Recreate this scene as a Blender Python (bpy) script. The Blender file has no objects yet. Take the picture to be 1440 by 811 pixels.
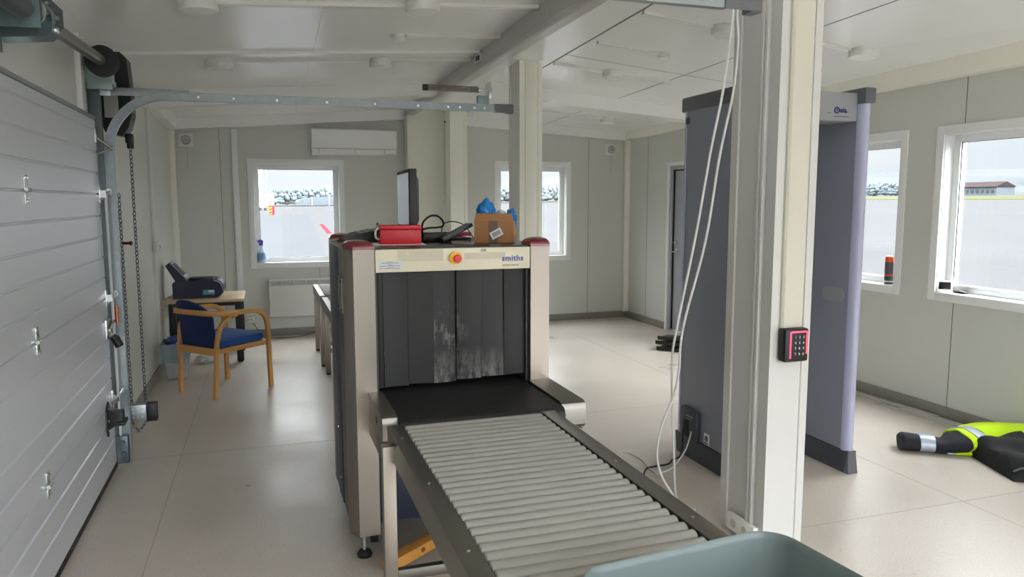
import bpy, bmesh, math, random
from mathutils import Vector, Matrix, noise
random.seed(7)
PI = math.pi
S = bpy.context.scene
COL = S.collection
V = Vector

# ------------------------------------------------------------------ materials
def lin(c):
    return tuple((x / 12.92 if x <= .04045 else ((x + .055) / 1.055) ** 2.4) for x in c)

def rgb(r, g, b):
    return lin((r / 255, g / 255, b / 255)) + (1,)

def new_mat(name):
    m = bpy.data.materials.new(name)
    m.use_nodes = True
    nt = m.node_tree
    return m, nt, nt.nodes['Principled BSDF']

def mat(name, col, rough=.5, metal=0., var=.06, scale=8., bump=0., bscale=60., stretch=(1, 1, 1), coat=0., spec=.5, emit=None, trans=0., alpha=1.):
    """procedural surface: noise varies colour and roughness slightly, optional bump"""
    m, nt, b = new_mat(name)
    N, L = nt.nodes, nt.links
    tc = N.new('ShaderNodeTexCoord'); mp = N.new('ShaderNodeMapping')
    mp.inputs['Scale'].default_value = stretch
    L.new(tc.outputs['Object'], mp.inputs['Vector'])
    nz = N.new('ShaderNodeTexNoise'); nz.inputs['Scale'].default_value = scale; nz.inputs['Detail'].default_value = 4
    L.new(mp.outputs[0], nz.inputs['Vector'])
    mx = N.new('ShaderNodeMix'); mx.data_type = 'RGBA'
    mx.inputs[6].default_value = tuple(max(0, c * (1 - var)) for c in col[:3]) + (1,)
    mx.inputs[7].default_value = tuple(min(1, c * (1 + var)) for c in col[:3]) + (1,)
    L.new(nz.outputs['Fac'], mx.inputs[0]); L.new(mx.outputs[2], b.inputs['Base Color'])
    mr = N.new('ShaderNodeMapRange'); mr.inputs[3].default_value = max(.02, rough - .06); mr.inputs[4].default_value = min(1, rough + .06)
    L.new(nz.outputs['Fac'], mr.inputs[0]); L.new(mr.outputs[0], b.inputs['Roughness'])
    b.inputs['Metallic'].default_value = metal
    b.inputs['Specular IOR Level'].default_value = spec
    b.inputs['Coat Weight'].default_value = coat
    b.inputs['Transmission Weight'].default_value = trans
    b.inputs['Alpha'].default_value = alpha
    if emit:
        b.inputs['Emission Color'].default_value = emit[0]; b.inputs['Emission Strength'].default_value = emit[1]
    if bump:
        n2 = N.new('ShaderNodeTexNoise'); n2.inputs['Scale'].default_value = bscale; n2.inputs['Detail'].default_value = 3
        L.new(mp.outputs[0], n2.inputs['Vector'])
        bp = N.new('ShaderNodeBump'); bp.inputs['Strength'].default_value = bump; bp.inputs['Distance'].default_value = .01
        L.new(n2.outputs['Fac'], bp.inputs['Height']); L.new(bp.outputs[0], b.inputs['Normal'])
    return m

def ribbed(name, col, axis, per, rough=.45):
    m = mat(name, col, rough, var=.03)
    nt = m.node_tree; N, L = nt.nodes, nt.links; b = N['Principled BSDF']
    tc = N.new('ShaderNodeTexCoord'); w = N.new('ShaderNodeTexWave'); w.bands_direction = axis
    w.inputs['Scale'].default_value = 1 / per * .314159; w.inputs['Distortion'].default_value = 0
    bp = N.new('ShaderNodeBump'); bp.inputs['Strength'].default_value = .25; bp.inputs['Distance'].default_value = .004
    L.new(tc.outputs['Object'], w.inputs['Vector']); L.new(w.outputs['Fac'], bp.inputs['Height']); L.new(bp.outputs[0], b.inputs['Normal'])
    return m

def floor_mat():
    m, nt, b = new_mat('vinyl_floor'); N, L = nt.nodes, nt.links
    tc = N.new('ShaderNodeTexCoord')
    big = N.new('ShaderNodeTexNoise'); big.inputs['Scale'].default_value = 1.3; big.inputs['Detail'].default_value = 6; big.inputs['Roughness'].default_value = .6
    fine = N.new('ShaderNodeTexNoise'); fine.inputs['Scale'].default_value = 130; fine.inputs['Detail'].default_value = 2
    vor = N.new('ShaderNodeTexNoise'); vor.inputs['Scale'].default_value = 22; vor.inputs['Detail'].default_value = 5; vor.inputs['Roughness'].default_value = .75
    for n in (big, fine, vor): L.new(tc.outputs['Object'], n.inputs['Vector'])
    r1 = N.new('ShaderNodeValToRGB'); e = r1.color_ramp.elements
    e[0].position = .3; e[0].color = rgb(188, 179, 168); e[1].position = .7; e[1].color = rgb(206, 197, 186)
    L.new(big.outputs['Fac'], r1.inputs[0])
    r2 = N.new('ShaderNodeValToRGB'); e = r2.color_ramp.elements
    e[0].position = .30; e[0].color = (.72, .71, .70, 1); e[1].position = .48; e[1].color = (1, 1, 1, 1)
    L.new(fine.outputs['Fac'], r2.inputs[0])
    r3 = N.new('ShaderNodeValToRGB'); e = r3.color_ramp.elements
    e[0].position = .27; e[0].color = (.62, .61, .60, 1); e[1].position = .36; e[1].color = (1, 1, 1, 1)
    L.new(vor.outputs['Fac'], r3.inputs[0])
    m1 = N.new('ShaderNodeMix'); m1.data_type = 'RGBA'; m1.blend_type = 'MULTIPLY'; m1.inputs[0].default_value = .7
    L.new(r1.outputs[0], m1.inputs[6]); L.new(r2.outputs[0], m1.inputs[7])
    m2 = N.new('ShaderNodeMix'); m2.data_type = 'RGBA'; m2.blend_type = 'MULTIPLY'; m2.inputs[0].default_value = .8
    L.new(m1.outputs[2], m2.inputs[6]); L.new(r3.outputs[0], m2.inputs[7])
    L.new(m2.outputs[2], b.inputs['Base Color'])
    mr = N.new('ShaderNodeMapRange'); mr.inputs[1].default_value = .3; mr.inputs[2].default_value = .7; mr.inputs[3].default_value = .26; mr.inputs[4].default_value = .44
    L.new(big.outputs['Fac'], mr.inputs[0]); L.new(mr.outputs[0], b.inputs['Roughness'])
    bp = N.new('ShaderNodeBump'); bp.inputs['Strength'].default_value = .06; bp.inputs['Distance'].default_value = .004
    L.new(big.outputs['Fac'], bp.inputs['Height']); L.new(bp.outputs[0], b.inputs['Normal'])
    return m

def glass_mat():
    m = bpy.data.materials.new('window_glass'); m.use_nodes = True
    nt = m.node_tree; N, L = nt.nodes, nt.links
    N.remove(N['Principled BSDF'])
    tr = N.new('ShaderNodeBsdfTransparent'); tr.inputs[0].default_value = (.95, .965, .96, 1)
    gl = N.new('ShaderNodeBsdfGlossy'); gl.inputs['Roughness'].default_value = .02
    fr = N.new('ShaderNodeFresnel'); fr.inputs[0].default_value = 1.45
    mx = N.new('ShaderNodeMixShader')
    ge = N.new('ShaderNodeNewGeometry'); mr = N.new('ShaderNodeMapRange'); mr.inputs[3].default_value = 1.45; mr.inputs[4].default_value = 1 / 1.45
    L.new(ge.outputs['Backfacing'], mr.inputs[0]); L.new(mr.outputs[0], fr.inputs[0])
    L.new(fr.outputs[0], mx.inputs[0]); L.new(tr.outputs[0], mx.inputs[1]); L.new(gl.outputs[0], mx.inputs[2])
    L.new(mx.outputs[0], N['Material Output'].inputs[0])
    return m

def film_mat(name, col, alpha):
    """thin translucent plastic film"""
    m = bpy.data.materials.new(name); m.use_nodes = True
    nt = m.node_tree; N, L = nt.nodes, nt.links
    b = N['Principled BSDF']; b.inputs['Base Color'].default_value = col; b.inputs['Roughness'].default_value = .25
    nz = N.new('ShaderNodeTexNoise'); nz.inputs['Scale'].default_value = 14
    tc = N.new('ShaderNodeTexCoord'); L.new(tc.outputs['Object'], nz.inputs['Vector'])
    mr = N.new('ShaderNodeMapRange'); mr.inputs[3].default_value = alpha - .15; mr.inputs[4].default_value = min(1, alpha + .15)
    L.new(nz.outputs['Fac'], mr.inputs[0]); L.new(mr.outputs[0], b.inputs['Alpha'])
    bp = N.new('ShaderNodeBump'); bp.inputs['Strength'].default_value = .5
    L.new(nz.outputs['Fac'], bp.inputs['Height']); L.new(bp.outputs[0], b.inputs['Normal'])
    return m

M = {}
M['floor'] = floor_mat()
M['wall'] = mat('wall_panel_grey', rgb(207, 209, 203), .42, var=.02, scale=3)
M['ceil'] = mat('ceiling_panel_white', rgb(240, 240, 238), .22, var=.02, scale=2)
M['cream'] = mat('cream_steel', rgb(243, 242, 230), .4, var=.02)
M['postgrey'] = mat('grey_white_post_paint', rgb(198, 199, 197), .4, var=.02)
M['white'] = mat('white_plastic', rgb(226, 226, 222), .35, var=.02)
M['trimw'] = mat('white_painted_trim', rgb(222, 223, 220), .38, var=.02)
M['bright'] = mat('bright_white_frame', rgb(236, 238, 238), .3, var=.01)
M['wallrib'] = ribbed('ribbed_wall_panel', rgb(214, 216, 210), 'Y', .05, .38)
M['base'] = mat('grey_vinyl_skirting', rgb(138, 134, 125), .5, var=.12, scale=14)
M['joint'] = mat('panel_joint_dark', rgb(104, 104, 100), .6)
M['door'] = mat('silver_grey_stucco_steel', rgb(212, 216, 223), .32, .4, var=.03, bump=.16, bscale=140)
M['galv'] = mat('galvanised_steel', rgb(150, 158, 160), .38, .75, var=.18, scale=30)
M['galvd'] = mat('dark_galvanised_steel', rgb(96, 104, 108), .42, .7, var=.2, scale=25)
M['zinc'] = mat('bright_zinc', rgb(205, 208, 205), .25, .9, var=.1, scale=40)
M['black'] = mat('black_plastic', rgb(18, 18, 20), .48, var=.1)
M['rubber'] = mat('black_rubber', rgb(20, 20, 20), .65, var=.1, bump=.05)
M['steel'] = mat('brushed_stainless', rgb(146, 138, 128), .34, .85, var=.06, scale=30, stretch=(1, 1, .04))
M['steelh'] = mat('brushed_stainless_flat', rgb(120, 117, 110), .36, .85, var=.08, scale=30, stretch=(1, .05, 1))
M['roller'] = mat('grey_roller_pvc', rgb(146, 145, 140), .38, .12, var=.06, scale=25)
M['belt'] = mat('black_belt', rgb(17, 17, 18), .6, var=.12, scale=20, bump=.03)
M['navy'] = mat('dark_blue_panel', rgb(38, 45, 64), .42, var=.06)
M['slate'] = mat('dark_slate_panel', rgb(58, 58, 60), .38, .15, var=.05)
M['creampan'] = mat('cream_enamel', rgb(214, 208, 184), .32, var=.05, scale=7)
M['redcap'] = mat('dark_red_lamp_plastic', rgb(112, 16, 32), .2, var=.1, coat=.5)
M['redbright'] = mat('red_paint', rgb(200, 22, 38), .38, var=.05)
M['redbtn'] = mat('red_button', rgb(214, 28, 44), .3)
M['yellow'] = mat('yellow_plastic', rgb(238, 180, 20), .4)
M['sticker'] = mat('pale_blue_sticker', rgb(198, 202, 206), .4)
M['paper'] = mat('white_paper', rgb(232, 232, 236), .7, var=.03)
M['tape'] = mat('old_clear_tape', rgb(196, 189, 166), .25, var=.06, scale=20)
M['ink'] = mat('dark_print', rgb(60, 62, 70), .6)
M['inkblue'] = mat('blue_print', rgb(62, 78, 160), .5)
M['inknavy'] = mat('navy_print', rgb(34, 48, 112), .5)
M['wood'] = mat('beech_wood', rgb(205, 152, 86), .38, var=.14, scale=10, stretch=(1, 1, .25))
M['desk'] = mat('light_birch_laminate', rgb(206, 182, 146), .4, var=.07, scale=9, stretch=(.3, 3, 1))
M['plank'] = mat('yellow_pine_timber', rgb(196, 138, 58), .55, var=.22, scale=18, stretch=(.3, 2, 2))
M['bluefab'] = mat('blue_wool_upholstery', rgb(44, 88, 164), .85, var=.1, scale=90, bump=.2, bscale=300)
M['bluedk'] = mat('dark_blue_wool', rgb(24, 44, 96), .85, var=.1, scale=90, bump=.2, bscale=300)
M['navyplast'] = mat('navy_plastic', rgb(26, 30, 62), .38, var=.05)
M['lilac'] = mat('pale_lilac_plastic', rgb(168, 172, 206), .35)
M['teal'] = mat('teal_label', rgb(92, 160, 176), .45)
M['mdgrey'] = mat('gate_panel_grey', rgb(138, 143, 158), .38, var=.02)
M['mddark'] = mat('gate_kick_dark_grey', rgb(66, 70, 80), .45, var=.04)
M['mdcap'] = mat('gate_cap_grey', rgb(96, 99, 104), .4)
M['mdtube'] = mat('gate_edge_lavender', rgb(182, 186, 214), .25, var=.02)
M['mdbox'] = mat('gate_box_grey', rgb(152, 155, 160), .4, var=.02)
M['tray'] = mat('grey_green_tray_plastic', rgb(94, 108, 108), .42, var=.05)
M['hivis'] = mat('hi_vis_yellow_fabric', rgb(204, 242, 10), .8, var=.04, bump=.15, bscale=60)
M['navyfab'] = mat('black_navy_fabric', rgb(27, 28, 38), .85, var=.15, bump=.2, bscale=60)
M['blackfab'] = mat('black_lining', rgb(20, 20, 24), .8, var=.15, bump=.25, bscale=40)
M['reflect'] = mat('silver_reflective_tape', rgb(176, 186, 200), .35, .3, var=.05)
M['card'] = mat('brown_cardboard', rgb(158, 112, 72), .75, var=.06, scale=14)
M['cardlt'] = mat('light_cardboard', rgb(196, 156, 112), .75, var=.06, scale=14)
M['brtape'] = mat('brown_packing_tape', rgb(92, 66, 52), .3, var=.06)
M['bluebag'] = mat('blue_plastic_bag', rgb(20, 120, 196), .28, var=.25, scale=18, bump=.5, bscale=26)
M['clear'] = film_mat('clear_plastic_film', rgb(214, 220, 236), .5)
M['bluefilm'] = film_mat('pale_blue_liner_film', rgb(160, 186, 198), .6)
M['frost'] = film_mat('frosted_bin_plastic', rgb(206, 210, 210), .6)
M['whitebag'] = mat('white_plastic_bag', rgb(222, 222, 224), .35, var=.06, bump=.5, bscale=30)
M['lens'] = mat('opal_lamp_lens', rgb(236, 236, 230), .3, var=.01)
M['screen'] = mat('monitor_glass', rgb(150, 154, 164), .24, .35, var=.02, scale=2)
M['screendk'] = mat('dark_screen', rgb(26, 24, 26), .2)
M['cable'] = mat('white_cable', rgb(214, 216, 216), .4)
M['orange'] = mat('orange_cap', rgb(236, 88, 30), .4)
M['canbody'] = mat('grey_spray_can', rgb(92, 92, 94), .4, .1, var=.08)
M['pink'] = mat('red_card', rgb(178, 44, 84), .5)
M['copper'] = mat('copper_rod', rgb(190, 104, 66), .35, .6)
M['doorgrey'] = mat('grey_door_leaf', rgb(170, 172, 180), .42, var=.02)
M['bottle'] = film_mat('pale_blue_bottle', rgb(206, 222, 234), .55)
M['bottlelab'] = film_mat('blue_bottle_label', rgb(110, 160, 200), .8)
M['purple'] = mat('violet_trigger', rgb(74, 58, 150), .4)
M['plate'] = mat('grey_plastic_sheet', rgb(186, 184, 176), .5, var=.05)
M['redled'] = mat('lit_red_keypad_ring', rgb(235, 60, 90), .4, emit=(rgb(255, 60, 90), 1.3))
M['key'] = mat('dark_keys', rgb(44, 42, 44), .45)
M['glass'] = glass_mat()
M['grass'] = mat('airfield_grass', rgb(64, 65, 46), .9, var=.2, scale=.05, spec=0)
M['tree'] = mat('distant_trees', rgb(92, 101, 105), .95, var=.4, scale=1.2, spec=0)  # atmospheric haze put into the pale bluish tree colour
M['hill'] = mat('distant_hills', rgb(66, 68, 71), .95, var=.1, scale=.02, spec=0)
M['apron'] = mat('pale_concrete_apron', rgb(62, 62, 63), .9, var=.12, scale=.12, stretch=(1, .15, 1), spec=.0)
M['tarmac'] = mat('grey_tarmac', rgb(60, 61, 63), .9, var=.08, scale=.2, spec=.0)
M['redline'] = mat('red_apron_line', rgb(150, 34, 42), .9, spec=0)
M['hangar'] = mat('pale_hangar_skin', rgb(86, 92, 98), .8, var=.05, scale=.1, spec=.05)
M['roofbr'] = mat('brown_metal_roof', rgb(50, 43, 43), .9, spec=0)

# ------------------------------------------------------------------ geometry builder
class MB:
    def __init__(s):
        s.bm = bmesh.new()
    def _xf(s, verts, mtx):
        if mtx is not None:
            for v in verts: v.co = mtx @ v.co
    def box(s, x0, x1, y0, y1, z0, z1, bev=0., mtx=None, seg=2):
        r = bmesh.ops.create_cube(s.bm, size=1)
        vs = r['verts']
        for v in vs:
            v.co = V(((x0 + x1) / 2 + v.co.x * (x1 - x0), (y0 + y1) / 2 + v.co.y * (y1 - y0), (z0 + z1) / 2 + v.co.z * (z1 - z0)))
        if bev:
            es = list({e for v in vs for e in v.link_edges})
            r2 = bmesh.ops.bevel(s.bm, geom=vs + es, offset=bev, segments=seg, affect='EDGES', profile=.5)
            vs = list({v for f in r2['faces'] for v in f.verts} | {v for v in vs if v.is_valid})
        s._xf(vs, mtx)
        return s
    def hexa(s, p):
        v = [s.bm.verts.new(q) for q in p]   # bottom 0-3, top 4-7
        for f in ((3, 2, 1, 0), (4, 5, 6, 7), (0, 1, 5, 4), (1, 2, 6, 5), (2, 3, 7, 6), (3, 0, 4, 7)):
            s.bm.faces.new([v[i] for i in f])
        return s
    def prism(s, pts, axis, a0, a1, mtx=None):
        """polygon (u,v) extruded along axis; axis x: (y,z), y: (x,z), z: (x,y)"""
        def P(u, v, a):
            return V((a, u, v)) if axis == 'x' else (V((u, a, v)) if axis == 'y' else V((u, v, a)))
        A = [s.bm.verts.new(P(u, v, a0)) for u, v in pts]; B = [s.bm.verts.new(P(u, v, a1)) for u, v in pts]
        n = len(pts)
        s.bm.faces.new(A[::-1]); s.bm.faces.new(B)
        for i in range(n): s.bm.faces.new((A[i], A[(i + 1) % n], B[(i + 1) % n], B[i]))
        s._xf(A + B, mtx)
        return s
    def loft(s, rings, cap=(True, True), closed=True, mtx=None):
        R = [[s.bm.verts.new(V(p)) for p in r] for r in rings]
        n = len(R[0])
        for a, b in zip(R, R[1:]):
            for i in range(n if closed else n - 1):
                j = (i + 1) % n
                s.bm.faces.new((a[i], a[j], b[j], b[i]))
        if cap[0]: s.bm.faces.new(R[0][::-1])
        if cap[1]: s.bm.faces.new(R[-1])
        s._xf([v for r in R for v in r], mtx)
        return s
    def tube(s, pts, r, seg=8, smooth=True):
        pts = [V(p) for p in pts]
        if smooth and len(pts) > 2: pts = spline(pts)
        rings = []
        up = None
        for i, p in enumerate(pts):
            t = (pts[min(i + 1, len(pts) - 1)] - pts[max(i - 1, 0)]).normalized()
            if up is None: up = t.orthogonal().normalized()
            up = (up - t * up.dot(t)).normalized()
            w = t.cross(up)
            rr = r(i / (len(pts) - 1)) if callable(r) else r
            rings.append([p + up * math.cos(a) * rr + w * math.sin(a) * rr for a in (2 * PI * k / seg for k in range(seg))])
        return s.loft(rings)
    def sweep(s, pts, w, h, up=(0, 0, 1)):
        """rectangular section: w across, h along the up hint"""
        pts = spline([V(p) for p in pts], 6)
        rings = []
        for i, p in enumerate(pts):
            t = (pts[min(i + 1, len(pts) - 1)] - pts[max(i - 1, 0)]).normalized()
            u = up(i / (len(pts) - 1)) if callable(up) else V(up)
            u = (u - t * u.dot(t)).normalized(); x = t.cross(u)
            c = .25
            sec = ((-1, -1 + c), (-1 + c, -1), (1 - c, -1), (1, -1 + c), (1, 1 - c), (1 - c, 1), (-1 + c, 1), (-1, 1 - c))
            rings.append([p + x * a * w / 2 + u * b * h / 2 for a, b in sec])
        return s.loft(rings)
    def cyl(s, p0, p1, r, seg=16, r2=None):
        p0, p1 = V(p0), V(p1); t = (p1 - p0).normalized(); u = t.orthogonal().normalized(); w = t.cross(u)
        r2 = r if r2 is None else r2
        mk = lambda p, q: [p + u * math.cos(2 * PI * k / seg) * q + w * math.sin(2 * PI * k / seg) * q for k in range(seg)]
        return s.loft([mk(p0, r), mk(p1, r2)])
    def lathe(s, prof, c=(0, 0, 0), seg=24, mtx=None):
        c = V(c)
        return s.loft([[c + V((r * math.cos(2 * PI * k / seg), r * math.sin(2 * PI * k / seg), z)) for k in range(seg)] for r, z in prof], mtx=mtx)
    def ring(s, c, axis, R, r, seg=24, rs=8):
        c = V(c); axis = V(axis).normalized(); u = axis.orthogonal().normalized(); w = axis.cross(u)
        T = [[c + (u * math.cos(a) + w * math.sin(a)) * (R + r * math.cos(b)) + axis * r * math.sin(b) for b in (2 * PI * j / rs for j in range(rs))] for a in (2 * PI * k / seg for k in range(seg + 1))]
        return s.loft(T, cap=(False, False))
    def blob(s, c, rx, ry, rz, amp=.2, freq=3., sub=3, seed=0, flat=None):
        r = bmesh.ops.create_icosphere(s.bm, subdivisions=sub, radius=1)
        c = V(c)
        for v in r['verts']:
            n = noise.noise(v.co * freq + V((seed, seed * .7, 0)))
            k = 1 + amp * n + amp * .5 * noise.noise(v.co * freq * 2.3 + V((0, seed, 5)))
            q = V((v.co.x * rx * k, v.co.y * ry * k, v.co.z * rz * k)) + c
            if flat is not None: q.z = max(q.z, flat)
            v.co = q
        return s
    def text(s, body, size, o, xd, yd, depth=.0006, spacing=1., align='LEFT', shear=0., bold=0.):
        """lettering; o = origin, xd / yd = unit directions of writing and of letter height"""
        cu = bpy.data.curves.new('tmp', 'FONT'); cu.body = body; cu.size = size; cu.extrude = depth / 2
        cu.space_character = spacing; cu.align_x = align; cu.resolution_u = 3; cu.shear = shear; cu.offset = bold
        ob = bpy.data.objects.new('tmp', cu); COL.objects.link(ob)
        bpy.context.view_layer.update()
        me = bpy.data.meshes.new_from_object(ob.evaluated_get(bpy.context.evaluated_depsgraph_get()))
        xd, yd = V(xd).normalized(), V(yd).normalized(); zd = xd.cross(yd)
        mt = Matrix((xd, yd, zd)).transposed().to_4x4(); mt.translation = V(o)
        me.transform(mt); s.bm.from_mesh(me)
        bpy.data.objects.remove(ob); bpy.data.curves.remove(cu); bpy.data.meshes.remove(me)
        return s

def spline(pts, k=6):
    out = []
    n = len(pts)
    for i in range(n - 1):
        p0, p1, p2, p3 = pts[max(i - 1, 0)], pts[i], pts[i + 1], pts[min(i + 2, n - 1)]
        for j in range(k):
            t = j / k
            out.append(.5 * ((2 * p1) + (p2 - p0) * t + (2 * p0 - 5 * p1 + 4 * p2 - p3) * t * t + (3 * p1 - p0 - 3 * p2 + p3) * t ** 3))
    out.append(pts[-1].copy())
    return out

WM = {}
def obj(name, mb, m, parent=None, local=False, label=None):
    """one mesh object; geometry given in world metres unless local (then in the parent's frame)"""
    me = bpy.data.meshes.new(name)
    bmesh.ops.recalc_face_normals(mb.bm, faces=mb.bm.faces)
    base = WM[parent] if parent is not None else None
    if base is None:
        xs = [v.co for v in mb.bm.verts]
        lo = V((min(c.x for c in xs), min(c.y for c in xs), min(c.z for c in xs))); hi = V((max(c.x for c in xs), max(c.y for c in xs), max(c.z for c in xs)))
        T = Matrix.Translation(V(((lo.x + hi.x) / 2, (lo.y + hi.y) / 2, lo.z)))
        for v in mb.bm.verts: v.co = T.inverted() @ v.co
    else:
        T = base
        if not local:
            iv = base.inverted()
            for v in mb.bm.verts: v.co = iv @ v.co
    mb.bm.to_mesh(me); mb.bm.free()
    for p in me.polygons: p.use_smooth = True
    if not name.startswith('distant'): me.set_sharp_from_angle(angle=math.radians(38))
    me.materials.append(m)
    o = bpy.data.objects.new(name, me); COL.objects.link(o)
    if parent is not None: o.parent = parent
    else: o.location = T.translation
    WM[o] = T
    if label: o['label'] = label
    return o

def thing(name, label, cat, loc, rz=0., group=None):
    o = bpy.data.objects.new(name, None); COL.objects.link(o)
    o.location = loc; o.rotation_euler = (0, 0, rz); o.empty_display_size = .1
    o['label'] = label; o['category'] = cat
    if group: o['group'] = group
    WM[o] = Matrix.Translation(V(loc)) @ Matrix.Rotation(rz, 4, 'Z')
    return o

def tag(o, label, cat, group=None):
    o['label'] = label; o['category'] = cat
    if group: o['group'] = group
    return o

def struct(name, mb, m, label=None, cat=None):
    o = obj(name, mb, m); o['kind'] = 'structure'
    if label: o['label'] = label
    if cat: o['category'] = cat
    return o

def copy_tree(o, loc, rot=None, label=None):
    c = o.copy(); COL.objects.link(c); c.location = loc
    if rot is not None: c.rotation_euler = rot
    if label: c['label'] = label
    WM[c] = Matrix.Translation(V(loc)) @ c.rotation_euler.to_matrix().to_4x4()
    for ch in list(o.children):
        d = ch.copy(); COL.objects.link(d); d.parent = c; WM[d] = WM[c]
        for g in list(ch.children):
            e = g.copy(); COL.objects.link(e); e.parent = d; WM[e] = WM[c]
    return c

def rrect(cx, cy, z, w, d, r, n=5):
    out = []
    for qx, qy, a0 in ((1, 1, 0), (-1, 1, PI / 2), (-1, -1, PI), (1, -1, 3 * PI / 2)):
        for k in range(n + 1):
            a = a0 + PI / 2 * k / n
            out.append(V((cx + qx * (w / 2 - r) + r * math.cos(a), cy + qy * (d / 2 - r) + r * math.sin(a), z)))
    return out

# ------------------------------------------------------------------ the room
XL, XR, YF, YN = -.97, 4.65, 9.17, -2.4

def zl(x, y):       # underside of the left (garage side) ceiling
    zb = 2.60 - .030 * (y - 5); zt = 2.765 - .0235 * (y - 4.7)
    return zb + (zt - zb) * (x + .97) / 2.62
def zr(x, y):       # underside of the right ceiling
    zw = 2.54 - .0165 * (y - 4.5); s = .088 - .008 * (y - 6.08)
    return zw + s * (4.65 - x)

struct('floor', MB().box(XL - .2, XR + .15, YN, YF + .12, -.1, 0), M['floor'])
mb = MB()
for (x0, y0, x1, y1) in ((-.55, YN, -.546, YF), (1.38, YN, 1.384, YF), (3.43, YN, 3.434, YF), (XL, 4.955, 1.38, 4.959), (1.38, 2.86, XR, 2.864), (1.38, 5.02, XR, 5.024)):
    mb.box(x0, x1, y0, y1, 0, .0006)
struct('trim_1', mb, mat('floor_weld_line', rgb(164, 157, 147), .5))

def slab(fn, xs, ys, t):
    mb = MB()
    for a in range(len(xs) - 1):
        for b in range(len(ys) - 1):
            q = [(xs[a], ys[b]), (xs[a + 1], ys[b]), (xs[a + 1], ys[b + 1]), (xs[a], ys[b + 1])]
            mb.hexa([V((x, y, fn(x, y))) for x, y in q] + [V((x, y, fn(x, y) + t)) for x, y in q])
    return mb
struct('ceiling', slab(zl, (XL - .1, .392, 1.72), (YN, 2.0, 5.8, 7.4, YF + .1), .06), M['ceil'], 'sloping white ceiling over the garage door side', 'ceiling')
struct('ceiling', slab(zr, (1.70, 2.33, 3.43, XR + .1), (YN, 2.2, 5.75, 7.1, YF + .1), .06), M['ceil'], 'white ceiling sloping down to the window wall', 'ceiling')
# joints between ceiling panels
def strip_on(fn, x0, y0, x1, y1, w, h, mb):
    d = V((x1 - x0, y1 - y0)); L = d.length; n = max(1, int(L / .6)); d.normalize(); p = V((-d.y, d.x)) * w / 2
    for i in range(n):
        a = V((x0, y0)) + d * L * i / n; b = V((x0, y0)) + d * L * (i + 1) / n
        q = [a - p, b - p, b + p, a + p]
        mb.hexa([V((v.x, v.y, fn(v.x, v.y) - h)) for v in q] + [V((v.x, v.y, fn(v.x, v.y) + .004)) for v in q])
    return mb
mb = MB(); strip_on(zl, .392, YN, .392, YF, .030, .003, mb)
struct('trim_2', mb, M['ceil'])
mb = MB(); strip_on(zr, 3.43, YN, 3.43, YF, .010, .0008, mb); strip_on(zr, 2.33, YN, 2.33, YF, .014, .001, mb); strip_on(zr, 2.33, 5.72, XR, 5.78, .008, .0008, mb)
struct('trim_3', mb, M['joint'])
mb = MB(); strip_on(zl, XL, 5.82, 1.64, 5.82, .055, .022, mb)
struct('trim_4', mb, M['ceil'])

# walls as grids of panels around their openings
def wall(name, plane, c0, c1, a0, a1, z0, z1, holes, m):
    mb = MB()
    A = sorted({a0, a1} | {h[0] for h in holes} | {h[1] for h in holes}); Z = sorted({z0, z1} | {h[2] for h in holes} | {h[3] for h in holes})
    for i in range(len(A) - 1):
        for k in range(len(Z) - 1):
            ca, cz = (A[i] + A[i + 1]) / 2, (Z[k] + Z[k + 1]) / 2
            if any(h[0] < ca < h[1] and h[2] < cz < h[3] for h in holes): continue
            if plane == 'y': mb.box(A[i], A[i + 1], c0, c1, Z[k], Z[k + 1])
            else: mb.box(c0, c1, A[i], A[i + 1], Z[k], Z[k + 1])
    bmesh.ops.remove_doubles(mb.bm, verts=mb.bm.verts, dist=.0005)
    return struct(name, mb, m)

WIN_FAR = [(-.115, .86, .855, 2.005), (2.83, 3.765, .855, 2.02)]
WIN_RIGHT = [(3.22, 4.225, .90, 2.045), (4.595, 5.60, .90, 2.045), (5.88, 6.90, .90, 2.045), (-1.5, -.45, .90, 2.045)]  # opening behind the gate is added, unseen, to brighten the middle floor
DOOR_R = (7.22, 8.06, 0.0, 1.985)
wall('wall_back', 'y', YF, YF + .12, XL - .12, XR + .12, 0, 2.75, WIN_FAR, M['wall'])
wall('wall_right', 'x', XR, XR + .15, YN, YF, 0, 2.62, WIN_RIGHT + [DOOR_R], M['wall'])
wall('wall_left', 'x', XL - .12, XL, YN, YF, 0, 2.72, [(2.28, 4.80, 0, 2.02)], M['wallrib'])
wall('wall_near', 'y', YN - .12, YN, XL - .12, XR + .12, 0, 2.8, [(-.75, 4.45, .1, 2.45)], M['wall'])  # unseen end wall; its wide opening is shaped to let daylight in

# vertical panel joints on the walls
mb = MB()
for x in (-.455, 3.25 + .82): mb.box(x, x + .005, YF - .0015, YF, .08, 2.42)
for x in (.6,): mb.box(x, x + .004, YF - .0015, YF, .08, .81); mb.box(x, x + .004, YF - .0015, YF, 2.06, 2.45)
struct('trim_5', mb, M['joint'])
mb = MB()
for y, z0, z1 in ((4.06, .08, .84), (4.06, 2.10, 2.43), (8.62, .08, 2.38), (2.9, .08, 2.4), (6.4, .08, 2.4)): mb.box(XR - .0015, XR, y, y + .005, z0, z1)
struct('trim_6', mb, M['joint'])

# skirting
struct('baseboard_back', MB().box(XL, XR, YF - .014, YF, 0, .085, .003), M['base'])
mb = MB(); mb.box(XR - .014, XR, YN, 7.16, 0, .085, .003); mb.box(XR - .014, XR, 8.12, YF - .014, 0, .085, .003)
struct('baseboard_right', mb, M['base'])
struct('baseboard_left', MB().box(XL, XL + .014, 4.97, YF - .014, 0, .085, .003), M['base'])

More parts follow.
